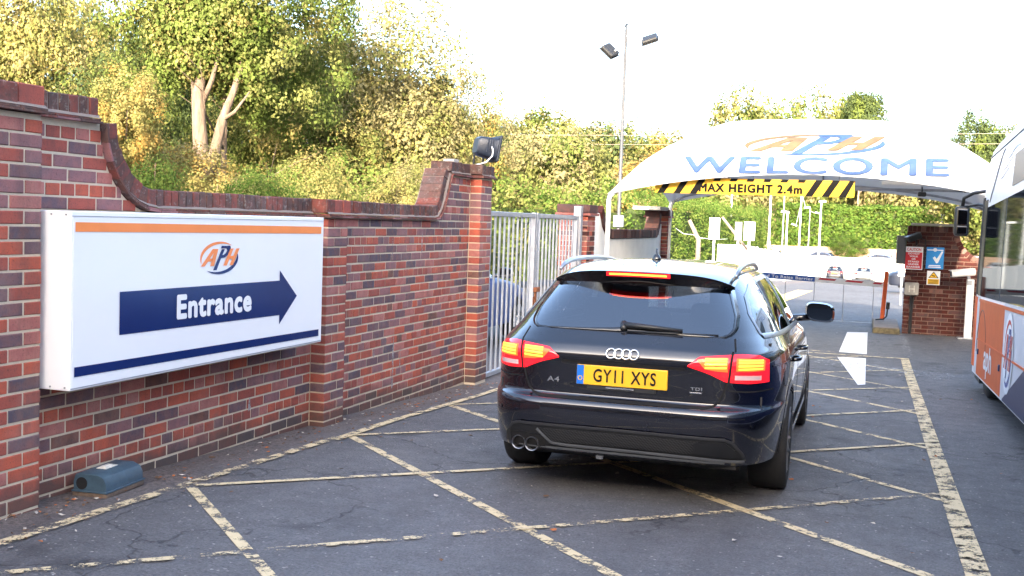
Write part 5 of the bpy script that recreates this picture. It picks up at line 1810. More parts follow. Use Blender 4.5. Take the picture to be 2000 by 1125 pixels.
# mirror on its arm
m_ = MB(); m_.bbox((.955, 14.45, 1.69), (1.125, 14.60, 2.06), .04, seg=3); mo = m_.build('mirror_housing', M['black_plastic'], bus, smooth=True, auto=40)
m_ = MB(); m_.bbox((.985, 14.443, 1.83), (1.10, 14.452, 2.02), .004); m_.build('mirror_glass', CARM['mirror'], mo)
m_ = MB(); m_.bbox((.985, 14.443, 1.72), (1.10, 14.452, 1.81), .004); m_.build('mirror_glass', CARM['mirror'], mo)
m_ = MB(); m_.tube([(1.42, 13.85, 2.20), (1.30, 14.05, 2.24), (1.15, 14.35, 2.22), (1.05, 14.5, 2.16), (1.04, 14.52, 2.05)], .022, 8); m_.tube([(1.40, 13.95, 2.02), (1.2, 14.3, 2.08), (1.06, 14.52, 2.05)], .016, 8); m_.build('mirror_arm', M['black_plastic'], bus, smooth=True)
# ------------------------------------------------------------------ parked cars
parked((-6.05, 13.3, -.12), 0, 'paint_blue', 'deep blue car parked behind the steel gate, nearest to the bars')
parked((-8.6, 16.4, -.13), .05, 'paint_pale_blue', 'pale blue car parked behind the deep blue one, seen through the gate')
parked((-10.2, 21.5, -.15), .1, 'paint_silver', 'silver car farther back behind the gate')
parked((-3.13, 107.2, -2.95), 0, 'paint_dark', 'small dark car with its back to the barrier in the far row', (.88, .85, .97))
parked((-.55, 105.3, -2.9), 0, 'paint_silver', 'silver car with its back to the barrier in the far row')
parked((4.35, 44.2, -.55), 1.57, 'paint_dark', 'dark car with alloy wheel half hidden by the brick gate wall', (1, 1, 1.05))
for i, (x, y, rz, p, lab) in enumerate(((-4.6, 125, 1.5, 'paint_dark', 'dark car roof showing over the white wall, left of the blue notice'),
                                        (1.6, 126, 1.6, 'paint_pale_blue', 'pale blue car roof showing over the white wall near the fence end'),
                                        (-10.2, 126, 1.5, 'paint_silver', 'silver car roof at the left end of the row over the white wall'),
                                        (7.2, 126, 1.55, 'paint_silver', 'silver car behind the bus glass in the upper row'))):
    parked((x, y, -2.02), rz, p, lab)
for px_, py_, zz in ((-3.13, 106.2, -2.25), (-.55, 104.3, -2.2)):
    m_ = MB(); m_.bbox((px_ - .26, py_ - .02, zz), (px_ + .26, py_, zz + .12), .003)
    car_ = [o_ for o_ in COL.objects if o_.name.startswith('parked_car') and abs(o_.location.x - px_) < .01][0]
    m_.build('number_plate', CARM['plate'], car_)

# ------------------------------------------------------------------ walls, fence and things in the sunlit car park
m_ = MB(); m_.box((-8.0, 116.0, -3.6), (24.0, 116.4, -.93))
o = tag(m_.build('low_white_wall', M['render_white']), 'white retaining wall behind the far row of parked cars', 'wall')
m_ = MB(); m_.box((-24, 116.42, -3.6), (30, 134, -2.03))
tag(m_.build('upper_terrace', M['asphalt'], kind='structure'), 'raised parking terrace behind the white retaining wall', None)
hw_ = thing('white_hoarding', (-6, 75, -1.5), 'tall white panelled hoarding running back beside the far car park lane', 'hoarding')
for i in range(8):
    a, b = np.array([-6.5, 62.0]), np.array([-5.42, 91.0])
    p, q = a + (b - a) * i / 8, a + (b - a) * (i + .985) / 8
    zt = .72 - 1.24 * i / 7.5
    zb_ = float(gz(p[0], p[1])) - .25
    m_ = MB()
    d = (q - p) / np.linalg.norm(q - p); nn = np.array([d[1], -d[0]]) * .03
    m_.prism([(0, zb_), (1, zb_ - .1), (1, zt - .13), (0, zt)], 1, lambda u, z, w: (p[0] + (q - p)[0] * u + nn[0] * (w * 2 - 1), p[1] + (q - p)[1] * u + nn[1] * (w * 2 - 1), z))
    m_.build('panel', M['render_white'], hw_)
    m_ = MB(); m_.bbox((q[0] - .05, q[1] - .08, zb_ - .2), (q[0] + .06, q[1] + .03, zt - .10), .01); m_.build('post', M['galv'], hw_)
m_ = MB(); m_.bbox((-8.2, 61.9, -1.6), (-6.56, 62.02, .74), .01); m_.build('panel', M['render_white'], hw_)
fe = thing('wooden_fence', (1, 134.5, -2), 'wooden board fence below the tall clipped hedge', 'fence')
for i in range(75):
    x = -18 + i * .55
    m_ = MB(); m_.box((x, 134.5 + rng.uniform(-.01, .01), -2.1), (x + .52, 134.53, -.22 + rng.uniform(-.03, .03))); m_.build('fence_board', M['fence_wood'], fe)
m_ = MB(); m_.box((-18, 134.54, -.8), (23, 134.6, -.68)); m_.build('fence_rail', M['fence_wood'], fe)
for i, (x, lab) in enumerate(((-1.9, 'grey round concrete block between the two far parked cars'), (.82, 'grey round concrete block on the right of the far silver car'), (-4.7, 'grey round concrete block on the left of the far dark car'))):
    m_ = MB(); m_.lathe([(0, 0), (.38, 0), (.42, .08), (.41, .85), (.36, .95), (0, .97)], (x, 106, -2.93), 'z', 20)
    tag(m_.build('concrete_block', M['concrete'], smooth=True, auto=50), lab, 'block', 'concrete blocks in the far row')
t = thing('wall_notice', (-1.3, 115.95, -1.8), 'blue and white notice on the white retaining wall', 'sign')
m_ = MB(); m_.bbox((-1.74, 115.93, -1.82), (-.86, 115.98, -1.27), .003); m_.build('board', M['sign_white'], t)
for z in (-1.76, -1.44):
    m_ = MB(); m_.add([(-1.72, 115.92, z), (-.88, 115.92, z), (-.88, 115.92, z + .13), (-1.72, 115.92, z + .13)], [(0, 1, 2, 3)]); m_.build('blue_band', M['cyan_sign'], t)
def post_board(name, lab, x, y, hw, z0, z1, mat, cat='sign'):
    gr = float(gz(x, y))
    t_ = thing(name, (x, y, gr), lab, cat)
    m = MB(); m.bbox((x - hw, y - .08, z0), (x + hw, y + .08, z1), .015); m.build('board', mat, t_)
    m = MB(); m.tube([(x, y, gr - .05), (x, y, z0 + .02)], .05, 10); m.build('post', M['white_paint'], t_)
post_board('post_sign', 'blank white board on a post in front of the bright hedge', -7.07, 52, .24, 1.1, 2.13, M['sign_white'])
post_board('ticket_machine', 'grey box on a white post seen under the canopy', -5.95, 52, .17, 1.1, 1.98, M['grey_plastic'], 'machine')
post_board('pay_station', 'white box on a post next to the grey box under the canopy', -5.44, 52, .25, 1.12, 1.99, M['sign_white'], 'machine')
t = thing('bay_sign', (.87, 33, -.37), 'white and blue bay sign at the left edge of the brick gate wall', 'sign')
m_ = MB(); m_.bbox((.77, 33, .48), (.98, 33.04, .98), .005); m_.build('board', M['sign_white'], t)
m_ = MB(); m_.add([(.78, 32.995, .50), (.97, 32.995, .50), (.97, 32.995, .56), (.78, 32.995, .56)], [(0, 1, 2, 3)]); m_.build('blue_band', M['blue_board'], t)
m_ = MB(); m_.tube([(.87, 33.05, -.4), (.87, 33.05, .9)], .03, 8); m_.build('post', M['galv'], t)
t = thing('timber_prop', (-6.8, 45, -.6), 'leaning bare timber prop in front of the hedge under the canopy', 'timber')
m_ = MB(); m_.tube([(-6.75, 45, -.7), (-6.75, 45, 1.15), (-7.15, 44.9, 1.95)], [.12, .10, .08], 8); m_.build('trunk', M['timber'], t, smooth=True)
t = thing('timber_prop', (-6.3, 54, 0), 'slanting timber rail beside the grey box under the canopy', 'timber')
m_ = MB(); m_.tube([(-7.0, 54, 2.2), (-5.7, 54.2, .6), (-5.2, 54.3, -1.1)], .07, 8); m_.build('trunk', M['timber'], t, smooth=True)
m_ = MB(); m_.tube([(-6.0, 35, 1.62), (-5.75, 35, 1.45), (-5.4, 35.2, 1.42), (-5.2, 35.2, 1.33), (-4.75, 35.4, 1.30), (-4.4, 35.5, 1.33)], .012, 6)
tag(m_.build('sagging_cable', M['galv_dull'], smooth=True), 'dark sagging cable strung under the back of the canopy', 'cable')

# lamp columns
def column(x, y, zt, lab, head=None, r=.045, base=None, mat='white_paint', cat='lamp post', box_z=None):
    base = float(gz(x, y)) - .05 if base is None else base
    t_ = thing('lamp_post', (x, y, base), lab, cat, 'lamp columns in the car park')
    m = MB(); m.tube([(x, y, base), (x, y, base + 1.0), (x, y, zt)], [r * 1.25, r, r * .7], 10); m.build('pole', M[mat], t_, smooth=True)
    for (dx, dz, tilt, mt) in (head or ()):
        RM = Matrix.Translation((x + dx, y, zt + dz)) @ Matrix.Rotation(tilt, 4, 'Y') @ Matrix.Rotation(.55 if mt == 'black_plastic' else 0, 4, 'X')
        m = MB(); wd = .2 if mt == 'black_plastic' else .12; kx = .19 if mt == 'black_plastic' else .24; wd *= .85; m.bbox((-kx, -wd, -.05), (kx, wd, .05), .035, mat=RM); m.bbox((-kx - .02, -wd - .02, -.07), (kx + .02, wd + .02, -.048), .008, mat=RM); m.build('lamp_head', M[mt], t_)
        m = MB(); m.tube([(x, y, zt + dz * .6 - .02), (x + dx * .7, y, zt + dz - .02)], .025, 8); m.build('bracket', M['galv_dull'], t_)
    if box_z:
        m = MB(); m.bbox((x - .1, y - .14, box_z), (x + .14, y - .03, box_z + .28), .01); m.build('switch_box', M['galv_dull'], t_)
    return t_
lp = column(-5.93, 26.34, 6.42, 'tall thin pole with two floodlights and a spike, behind the white wall', ((-.38, -.50, .75, 'black_plastic'), (.58, -.24, -.3, 'black_plastic')), .05, mat='pole_grey', box_z=1.62)
m_ = MB(); m_.tube([(-5.93, 26.34, 6.40), (-5.93, 26.34, 6.50)], .02, 6); m_.tube([(-5.98, 26.34, 6.47), (-5.9, 26.34, 6.56)], [.015, .03], 6); m_.build('finial', M['black_plastic'], lp)
m_ = MB(); m_.tube([(-5.88, 26.3, 6.15), (-5.7, 26.3, 6.13)], .035, 8); m_.build('sensor', M['galv_dull'], lp)
column(-10.95, 90, 6.5, 'white lamp column farthest left under the canopy', r=.07)
column(-6.55, 75, 8.6, 'white lamp column rising behind the canopy, its head above the fabric', ((.9, .35, -.35, 'white_paint'),), r=.07, box_z=.6)
column(-6.8, 90, 6.2, 'thin grey lamp column behind the short hooked lamp', mat='galv', r=.06)
column(-5.05, 70, 2.72, 'short lamp column with a white hooked head', ((-.15, .08, .1, 'white_paint'),), r=.06)
column(-5.48, 90, 6.5, 'white lamp column with a grey lamp on its side', ((-.45, -4.4, .3, 'galv_dull'), (.5, -3.0, 0, 'white_paint')), r=.07)
column(-5.3, 100, 3.6, 'thin lamp post with a small angled lamp near the hedge', ((.7, -.35, .2, 'white_paint'),), .05, mat='galv')
column(-3.5, 80, 3.75, 'white lamp column with a flat head in the middle of the far lane', ((.08, .02, 0, 'white_paint'),), r=.07)
column(7.4, 132, 3.9, 'small lamp post against the hedge above the brick gate wall', ((0, .05, 0, 'galv'),), .05, mat='galv')

# overhead wires
for z, lab in ((7.35, 'upper overhead wire crossing in front of the distant trees'), (6.75, 'lower overhead wire crossing in front of the distant trees')):
    m_ = MB()
    pts = []
    for i in range(25):
        x = -30 + i * 2.5
        pts.append((x, 70, z + .016 * (x + 23) + .25 * ((x) / 30) ** 2 - .1))
    m_.tube(pts, .014, 5)
    tag(m_.build('overhead_wire', M['wire'], smooth=True), lab, 'wire', 'overhead wires')

# ------------------------------------------------------------------ foliage
def leaf_cloud(centres, sig, per, size, mats, weights, seed, coherent=True):
    r = np.random.default_rng(seed)
    C = np.asarray(centres, float)
    n = len(C) * per
    base = np.repeat(C, per, axis=0)
    pos = base + r.normal(0, 1, (n, 3)) * np.asarray(sig)
    off_ = (pos - base) / np.asarray(sig)
    outw = base / (np.linalg.norm(base, axis=1, keepdims=True) + 1e-6) if coherent else 0
    nrm_ = r.normal(0, .42, (n, 3)) + off_ * .6 + outw * .8; nrm_[:, 2] += .5
    nrm_ /= np.linalg.norm(nrm_, axis=1, keepdims=True)
    a = np.cross(nrm_, r.normal(0, 1, (n, 3))); a /= np.linalg.norm(a, axis=1, keepdims=True)
    b = np.cross(nrm_, a)
    s = size * r.uniform(.55, 1.35, (n, 1))
    V = np.stack([pos - a * s * .5, pos + b * s * .32 + nrm_ * s * .07, pos + a * s * .5, pos - b * s * .32 + nrm_ * s * .07], 1).reshape(-1, 3)
    me = bpy.data.meshes.new('crown')
    me.vertices.add(4 * n); me.vertices.foreach_set('co', V.ravel())
    me.loops.add(4 * n); me.loops.foreach_set('vertex_index', np.arange(4 * n, dtype=np.int32))
    me.polygons.add(n); me.polygons.foreach_set('loop_start', np.arange(0, 4 * n, 4, dtype=np.int32))
    for m in mats:
        me.materials.append(LF[m])
    w = np.array(weights, float); w /= w.sum()
    cl = np.repeat(r.choice(len(mats), len(C), p=w), per)
    ind = r.choice(len(mats), n, p=w)
    mi = np.where(r.random(n) < .9, cl, ind).astype(np.int32)
    me.polygons.foreach_set('material_index', mi)
    me.update(calc_edges=True)
    return me
def crown_centres(n, seed, lobes=9, hollow=.35, lump=.32):
    """clump centres in a lumpy unit ellipsoid"""
    r = np.random.default_rng(seed)
    L = r.normal(0, 1, (lobes, 3)); L /= np.linalg.norm(L, axis=1, keepdims=True)
    A = r.uniform(.4, 1, lobes)
    d = r.normal(0, 1, (n, 3)); d /= np.linalg.norm(d, axis=1, keepdims=True)
    bumpy = 1 - lump + lump * (np.clip(d @ L.T, 0, 1) ** 3 * A).sum(1)
    rad = (r.uniform(hollow ** 3, 1, n)) ** (1 / 3)
    return d * (rad * np.minimum(bumpy, 1.15))[:, None]
def limbs(height, spread, seed, n=7, r0_=.20, fork=.35, base=(0, 0)):
    r = random.Random(seed)
    m = MB()
    top = Vector((r.uniform(-.1, .1) * height * .2, r.uniform(-.1, .1) * height * .2, height * .86))
    trunk = [Vector((0, 0, -.3)), Vector((r.uniform(-.05, .05), 0, height * .18)), Vector((r.uniform(-.15, .15), r.uniform(-.15, .15), height * .45)), top]
    m.tube(trunk, [r0_ * 1.25, r0_, r0_ * .65, r0_ * .15], 9)
    for i in range(n):
        t = fork * .6 + (1 - fork * .6) * (i + r.random() * .6) / n * .85
        j = min(2, int(t * 3)); u = t * 3 - j
        p = trunk[j].lerp(trunk[j + 1], min(1, u))
        a = i * 2.4 + r.uniform(-.4, .4)
        L = spread * r.uniform(.6, 1.0) * (1.1 - .5 * t)
        q1 = p + Vector((math.cos(a) * L * .45, math.sin(a) * L * .45, L * .35))
        q2 = p + Vector((math.cos(a + .2) * L, math.sin(a + .2) * L, L * r.uniform(.55, .95)))
        rr = r0_ * (.55 - .3 * t)
        m.tube([p, q1, q2], [rr, rr * .6, rr * .15], 6)
        for s in range(3):
            b = a + r.uniform(-1, 1)
            e = q1.lerp(q2, r.random()) 
            m.tube([e, e + Vector((math.cos(b) * L * .3, math.sin(b) * L * .3, L * r.uniform(.05, .4)))], [rr * .35, rr * .06], 5)
    return m
CROWNS = {}
def crown_mesh(kind, mats, weights, seed):
    k = (kind, mats, seed)
    if k in CROWNS:
        return CROWNS[k]
    n, per, sig, size, hollow, lump = {'full': (470, 98, .066, .041, .30, .5), 'airy': (760, 64, .06, .034, .15, .5), 'bush': (320, 95, .085, .042, .3, .35), 'far': (230, 74, .088, .070, .35, .45), 'huge': (820, 104, .052, .030, .25, .55)}[kind]
    me = leaf_cloud(crown_centres(n, seed, hollow=hollow, lump=lump), sig, per, size, mats, weights, seed)
    CROWNS[k] = me
    return me
def tree(x, y, ztop, zbot, rad, kind, mats, weights, label, seed=1, group=None, bark='bark', trunk_r=.13, ry=None, name='broadleaf_tree', n=8, rad_z=None):
    g0 = float(gz(x, y))
    t_ = thing(name, (x, y, g0), label, 'tree', group)
    zc, rz = (ztop + zbot) / 2, (ztop - zbot) / 2
    c = bpy.data.objects.new('crown', crown_mesh(kind, mats, weights, seed))
    COL.objects.link(c); c.parent = t_
    c.location = (0, 0, zc - g0); c.scale = (rad, ry or rad, rz); c.rotation_euler = (0, 0, rng.uniform(0, 6.28))
    m = limbs(ztop - g0, rad * .95, seed + int(abs(x * 7)), n, trunk_r)
    m.build('trunk', M[bark], t_, smooth=True, world_space=False)
    return t_
GW = 'woodland trees beyond the wall'
tree(-24.3, 26.5, 9.6, 1.5, 2.6, 'airy', ('gold', 'olive', 'tan'), (2, 3, 1), 'pale thin-leaved birch at the left edge of the wood', 3, GW, 'bark_pale', .10)
tree(-14.6, 16.5, 4.15, 1.3, .95, 'full', ('gold', 'tan', 'orange'), (2, 3, 1), 'small tan-gold conical tree at the left above the high wall', 5, GW, trunk_r=.05)
tree(-25.5, 30.8, 9.0, 1.5, 2.3, 'full', ('green', 'dark', 'olive'), (3, 3, 1), 'mid green tree left of the darkest tree', 6, GW)
tree(-23.9, 33.6, 11.5, 1.2, 2.9, 'full', ('dark', 'green'), (4, 1), 'very dark green tree behind the big oak', 7, GW)
oak = tree(-16.0, 24.5, 10.4, 3.0, 3.1, 'huge', ('green', 'olive', 'lime', 'gold'), (4, 3, 1.5, .6), 'big oak with a pale forked trunk in the middle of the wood', 8, GW, 'bark_pale', .09, n=5)
m_ = MB()
m_.tube([(-15.75, 23.4, -.3), (-15.78, 23.4, 2.2), (-15.85, 23.3, 3.4), (-15.95, 23.3, 4.5), (-16.1, 23.8, 5.4), (-16.2, 24.6, 7.2)], [.22, .20, .185, .15, .10, .05], 12)
m_.tube([(-15.72, 23.4, 2.3), (-15.5, 23.4, 3.1), (-15.3, 23.4, 3.9), (-15.2, 23.7, 4.6), (-15.2, 24.8, 6.8)], [.15, .14, .115, .085, .04], 10)
m_.tube([(-15.92, 23.4, 4.2), (-15.6, 23.4, 4.9), (-15.5, 23.6, 5.8)], [.08, .06, .03], 8)
m_.tube([(-15.3, 23.4, 3.9), (-14.95, 23.4, 4.1), (-14.6, 23.5, 4.6)], [.06, .045, .02], 8)
m_.tube([(-15.9, 23.4, 3.9), (-16.2, 23.5, 4.5), (-16.5, 23.8, 5.2)], [.07, .05, .02], 8)
m_.build('forked_trunk', M['bark_pale'], oak, smooth=True)
tree(-14.7, 19.0, 4.35, 1.4, 1.15, 'full', ('gold', 'olive', 'orange'), (4, 1, 2), 'yellow-gold small tree left of the oak trunk', 9, GW, 'bark_pale', .06)
tree(-14.9, 21.3, 3.5, .6, 1.5, 'bush', ('orange', 'gold', 'tan'), (2, 3, 1), 'orange-yellow bushy growth at the foot of the oak', 10, GW, trunk_r=.05, name='bushy_tree')
tree(-17.0, 30.4, 8.2, .8, 2.5, 'full', ('olive', 'gold', 'green'), (4, 2, 2), 'yellow-green tree just right of the oak', 12, GW, 'bark_pale')
tree(-15.3, 33.2, 8.9, .8, 3.7, 'airy', ('tan', 'gold', 'olive'), (3, 2, 2), 'thin pale tree with sky showing through its twigs', 13, GW, 'bark_pale', .12, n=12)
tree(-15.6, 29.2, 4.7, -.3, 2.2, 'full', ('olive', 'lime', 'gold'), (4, 1.5, 2), 'low olive tree below the thin pale tree', 14, GW, 'bark_pale')
tree(-13.8, 31.1, 6.2, -.3, 2.5, 'full', ('tan', 'olive', 'gold'), (4, 3, 1), 'tan-green tree to the left of the floodlight', 15, GW, 'bark_pale')
tree(-13.1, 33.8, 6.2, -.3, 2.0, 'full', ('tan', 'olive', 'orange'), (3, 3, 1), 'brownish tree at the right end of the near wood', 16, GW)
tree(-19.8, 31.5, 6.5, 0, 2.3, 'bush', ('olive', 'dark', 'green'), (3, 2, 2), 'dense olive understorey tree behind the oak trunk', 17, GW)
tree(-20.6, 26.5, 6.0, .5, 1.9, 'bush', ('dark', 'green', 'olive'), (3, 2, 1), 'dark green understorey tree left behind the oak trunk', 18, GW)
GR_ = 'trees on the far side of the bus'
for i, (x, y, zt, lab) in enumerate(((9.5, 9.0, 8.5, 'green tree beside the bus, out of view'), (10.5, 16.0, 9.5, 'olive tree beside the bus front, out of view'), (9.0, 23.5, 8.0, 'green tree beyond the bus front, out of view'), (12.0, 31, 9.0, 'olive tree beyond the gate wall, out of view'))):
    tree(x, y, zt, -.2, 3.4, 'full', ('green', 'dark', 'olive'), (3, 3, 1), lab, 6, GR_)
GB = 'bushes along the back of the wall'
tree(-11.9, 16.1, 2.90, -.1, .95, 'bush', ('lime', 'yew'), (3, 2), 'bright green conifer bush below the left sweep of the wall', 20, GB, trunk_r=.04, name='conifer_bush')
tree(-11.0, 17.9, 2.62, -.1, .95, 'bush', ('lime', 'yew', 'olive'), (2, 3, 1), 'feathery green conifer bush over the middle of the wall', 21, GB, trunk_r=.04, name='conifer_bush')
tree(-11.2, 20.3, 2.9, -.1, 1.2, 'bush', ('olive', 'lime', 'gold'), (3, 1, 2), 'yellow-green bush right of the feathery conifer bush', 22, GB, trunk_r=.04, name='leafy_bush')
tree(-13.4, 20.3, 2.6, -.1, 1.2, 'bush', ('gold', 'olive', 'tan'), (2, 2, 2), 'faded gold bush between the two conifer bushes', 23, GB, trunk_r=.04, name='leafy_bush')
tree(-10.4, 23.0, 2.85, -.1, 1.3, 'bush', ('olive', 'tan', 'gold'), (2, 2, 2), 'olive-tan bush over the far end of the low coping', 24, GB, trunk_r=.04, name='leafy_bush')
tree(-16.6, 18.6, 3.4, -.1, 1.3, 'bush', ('gold', 'tan', 'olive'), (3, 2, 1), 'golden bush behind the high end of the wall', 25, GB, trunk_r=.04, name='leafy_bush')
tree(-10.9, 26.5, 3.0, -.1, 1.5, 'bush', ('tan', 'olive'), (3, 2), 'tan bush behind the right sweep of the wall', 26, GB, trunk_r=.04, name='leafy_bush')
GF = 'distant trees'
far = (
    (-19.9, 56.6, 8.4, .5, 2.5, ('green', 'tan', 'olive'), (2, 2, 2), 'rounded distant tree rising right of the floodlight'),
    (-18.1, 53.0, 6.7, .5, 1.2, ('dark',), (1,), 'narrow dark evergreen directly beyond the floodlight'),
    (-17.3, 59.5, 8.6, .5, 2.6, ('olive', 'tan', 'green'), (3, 2, 1), 'tall olive distant tree left of the thin pole'),
    (-15.1, 47.7, 5.3, -.2, 2.0, ('tan', 'olive'), (3, 2), 'tan distant bush tree above the gate'),
    (-16.8, 67.9, 8.6, .5, 3.0, ('dark', 'tan', 'olive'), (2, 2, 2), 'mixed distant tree crossed by the thin pole'),
    (-15.0, 73.5, 8.9, .5, 3.2, ('green', 'orange', 'olive'), (2, 2, 2), 'distant tree with orange patches right of the thin pole'),
    (-12.9, 78.9, 9.5, .5, 3.2, ('tan', 'orange', 'green'), (2, 1, 2), 'tan distant tree above the left end of the canopy'),
    (-10.4, 84.3, 10.0, .5, 3.2, ('green', 'olive', 'tan'), (3, 2, 1), 'brownish distant tree behind the lamp head over the canopy'),
    (-8.0, 89.6, 11.0, .5, 3.4, ('olive', 'green', 'tan'), (2, 2, 1), 'distant tree over the canopy logo'),
    (-5.0, 91.8, 11.2, .5, 3.2, ('green', 'tan', 'olive'), (2, 1, 2), 'distant tree right of the canopy logo'),
    (-1.2, 88.0, 11.9, 5.5, 2.0, ('dark', 'green'), (2, 1), 'dark green treetop standing highest above the canopy'),
    (1.2, 95.0, 10.6, .5, 3.4, ('tan', 'olive', 'green'), (3, 2, 1), 'tan distant tree at the right shoulder of the canopy'),
    (4.9, 89.9, 9.6, .5, 3.4, ('tan', 'olive', 'green'), (3, 2, 1), 'brown-green distant tree above the right end of the canopy'),
    (6.9, 79.7, 10.2, 4.0, 1.8, ('dark', 'green'), (3, 1), 'dark green distant tree beside the bus roof'),
    (9.4, 81.5, 9.8, .5, 2.2, ('dark', 'green', 'tan'), (2, 1, 1), 'dark distant tree at the right edge of the picture'),
    (-3.2, 99.9, 11.2, .5, 3.4, ('olive', 'tan'), (2, 2), 'olive distant tree behind the highest treetop'),
    (-12.8, 46.3, 5.7, -.2, 2.0, ('olive', 'tan', 'green'), (2, 2, 1), 'olive bush tree left of the thin pole above the hedge'),
    (-16.8, 45.0, 4.8, -.2, 1.8, ('tan', 'olive', 'gold'), (2, 2, 1), 'gold-tan bush tree low behind the floodlight pier'),
    (-12.5, 60.5, 6.4, -.2, 2.8, ('orange', 'tan', 'olive'), (2, 2, 2), 'rusty orange distant tree between the pole and the canopy'),
    (-9.5, 70.5, 6.6, -.2, 3.2, ('green', 'tan', 'olive'), (2, 2, 2), 'low distant tree behind the canopy left half'),
    (6.5, 70.5, 6.5, -.2, 3.0, ('tan', 'green', 'olive'), (2, 2, 2), 'low distant tree behind the canopy right half'),
    (-22.5, 62.0, 7.0, -.2, 3.0, ('tan', 'olive', 'gold'), (2, 2, 1), 'distant tan tree at the left of the far row'),
    (11.5, 76.0, 8.2, -.2, 3.0, ('tan', 'green', 'olive'), (2, 2, 2), 'distant tree behind the bus roof'),
)
for i, (x, y, zt, zb_, rd, mats, wts, lab) in enumerate(far):
    if -12 < x < 3 and y > 75:
        zt += 1.5
    if y > 55:                                   # the far ridge stands well behind the hedge
        q_ = 1.75
        x, y, zt, zb_, rd = x * q_, y * q_, 1.7 + (zt - 1.7) * q_, (1.7 + (zb_ - 1.7) * q_ if zb_ > 2 else -1), rd * q_
    tree(x, y, zt, zb_, rd * 1.12, 'far', mats, wts, lab, 40 + i % 12, GF, 'bark', .16, n=6)

# hedges
def hedge(name, lab, x0, x1, y, d, z0, z1, mats, w, seed, size=.10, dens=90, wob=.12, top_wob=.15, sig=.12):
    r = np.random.default_rng(seed)
    L = np.hypot(x1[0] - x0[0], x1[1] - x0[1])
    ax = np.array([x1[0] - x0[0], x1[1] - x0[1]]) / L
    nn = np.array([ax[1], -ax[0]])
    k = int(L * (z1 - z0) * dens / 10)
    s = r.uniform(0, L, k); z = r.uniform(z0, z1, k)
    dep = -np.abs(r.normal(0, .12, k)) + wob * np.sin(s * 1.9 + seed) * .5 + wob * r.normal(0, .35, k)
    P1 = np.stack([x0[0] + ax[0] * s + nn[0] * dep, x0[1] + ax[1] * s + nn[1] * dep, z], -1)
    k2 = int(L * d * dens / 10)
    s2 = r.uniform(0, L, k2); dd = -r.uniform(0, d, k2); z2 = z1 + r.normal(0, top_wob * .4, k2) + top_wob * .5 * np.sin(s2 * 1.1) + .06 * np.sin(s2 * 5)
    P2 = np.stack([x0[0] + ax[0] * s2 + nn[0] * dd, x0[1] + ax[1] * s2 + nn[1] * dd, z2], -1)
    me = leaf_cloud(np.concatenate([P1, P2]), sig, 14, size, mats, w, seed, False)
    e = thing(name, (x0[0], x0[1], z0), lab, 'hedge')
    c = bpy.data.objects.new('foliage', me); COL.objects.link(c); c.parent = e; c.matrix_parent_inverse = Matrix.Translation((-x0[0], -x0[1], -z0))
    core = MB()
    cc = [np.array(x0) - nn * .5, np.array(x1) - nn * .5, np.array(x1) - nn * d, np.array(x0) - nn * d]
    core.prism([tuple(q) for q in cc], z1 - z0 - .5, lambda a, b_, w_: (a, b_, z0 + w_))
    core.build('inner_growth', LF['dark'], e)
    return e
hedge('clipped_hedge', 'tall clipped green hedge across the back of the car park', (-17.5, 136.0), (27.0, 136.0), 0, 3.0, -1.4, 4.6, ('yew', 'lime', 'dark'), (5, 1.6, .35), 71, .30, 140)
hedge('bright_hedge', 'sunlit yellow-green hedge behind the white wall and pole', (-10.6, 29.5), (-6.2, 37.0), 0, 1.4, -.1, 2.55, ('lime', 'yew'), (4, 2), 72, .11, 120, .3, .45)
hedge('bright_hedge', 'bright leafy hedge under the left half of the canopy', (-10.5, 55.5), (-8.2, 95), 0, 1.6, -1, 3.0, ('lime', 'yew'), (3, 3), 73, .12, 90, .3, .4)
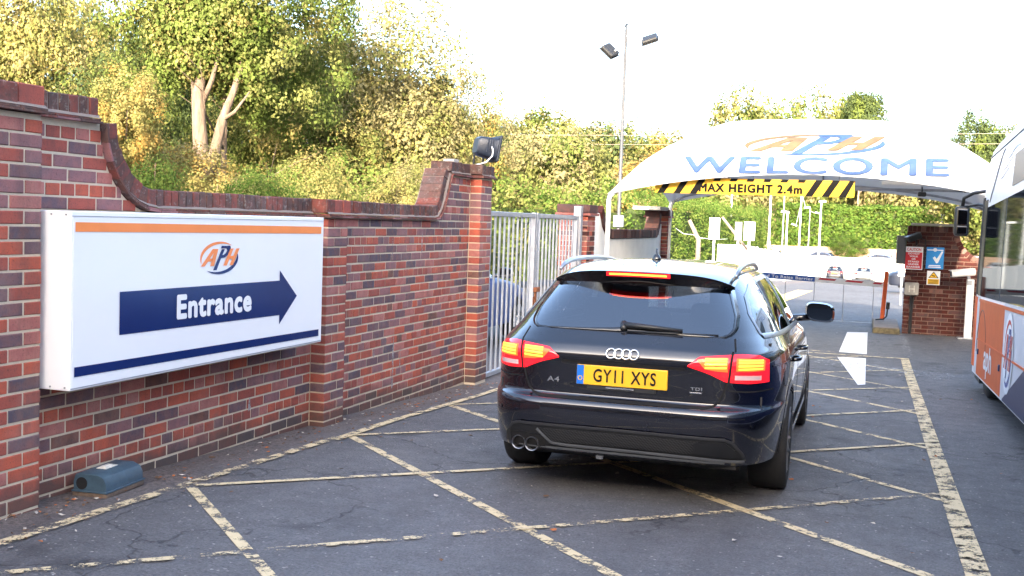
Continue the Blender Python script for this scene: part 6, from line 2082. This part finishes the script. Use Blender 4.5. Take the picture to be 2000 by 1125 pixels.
hedge('laurel_hedge', 'pale laurel hedge seen over the top of the steel gate', (-13.2, 25.0), (-9.2, 30.5), 0, 1.4, -.1, 2.50, ('lime', 'olive'), (3, 2), 74, .12, 110, .3, .5)
ov = tree(-2.4, 134.4, 1.2, -1.7, 2.6, 'bush', ('yew', 'lime', 'dark'), (4, 1, 1), 'overgrown shrub spilling from the hedge over the fence', 75, None, trunk_r=.05, name='overhanging_shrub')

# fallen leaves and grit on the asphalt
m_ = MB()
r = random.Random(5)
for i in range(420):
    if i < 300:
        x, y = -3.97 + abs(r.gauss(0, .22)), r.uniform(3.2, 11.2)
    else:
        x, y = r.uniform(-3.5, 2.2), r.uniform(4.2, 16)
    s = r.uniform(.008, .022) if i < 300 else r.uniform(.010, .028)
    a = r.uniform(0, 6.28); z = float(gz(x, y)) + .006
    pts = [(x + s * math.cos(a + t) * (1 if k % 2 else .55), y + s * math.sin(a + t) * (1 if k % 2 else .55), z + r.uniform(0, .010)) for k, t in enumerate((0, 1.2, 2.6, 3.9, 5.2))]
    m_.add(pts, [(0, 1, 2, 3, 4)], r.choice((0, 0, 1, 2)))
o = m_.build('fallen_leaves', [simple('dead_leaf', (.13, .07, .035), .9, var=.3, scale=60), simple('dead_leaf_orange', (.35, .11, .03), .9, var=.3, scale=60), simple('pale_grit', (.42, .38, .33), .9, var=.2, scale=60)], kind='stuff')
tag(o, 'scattered dead leaves and pale grit on the asphalt', None)

# ------------------------------------------------------------------ unseen building added behind the camera so its shadow covers the entrance
bd_ = thing('shade_building', (20, -22, 0), 'long brick building added out of view behind the viewer to shade the entrance', 'building')
m_ = MB(); m_.box((-14, -32, 0), (60, -20, 13.6)); m_.build('wall', BR['brown'], bd_)
m_ = MB(); m_.box((-14.2, -32.2, 13.6), (60.2, -19.9, 13.9)); m_.build('roof', BR['dark'], bd_)
for fl_ in range(4):
    for i in range(22):
        x = -7 + i * 3
        m_ = MB(); m_.box((x, -20.05, 1.2 + fl_ * 2.9), (x + 1.5, -19.97, 2.8 + fl_ * 2.9)); m_.build('window', BM['glass'], bd_)
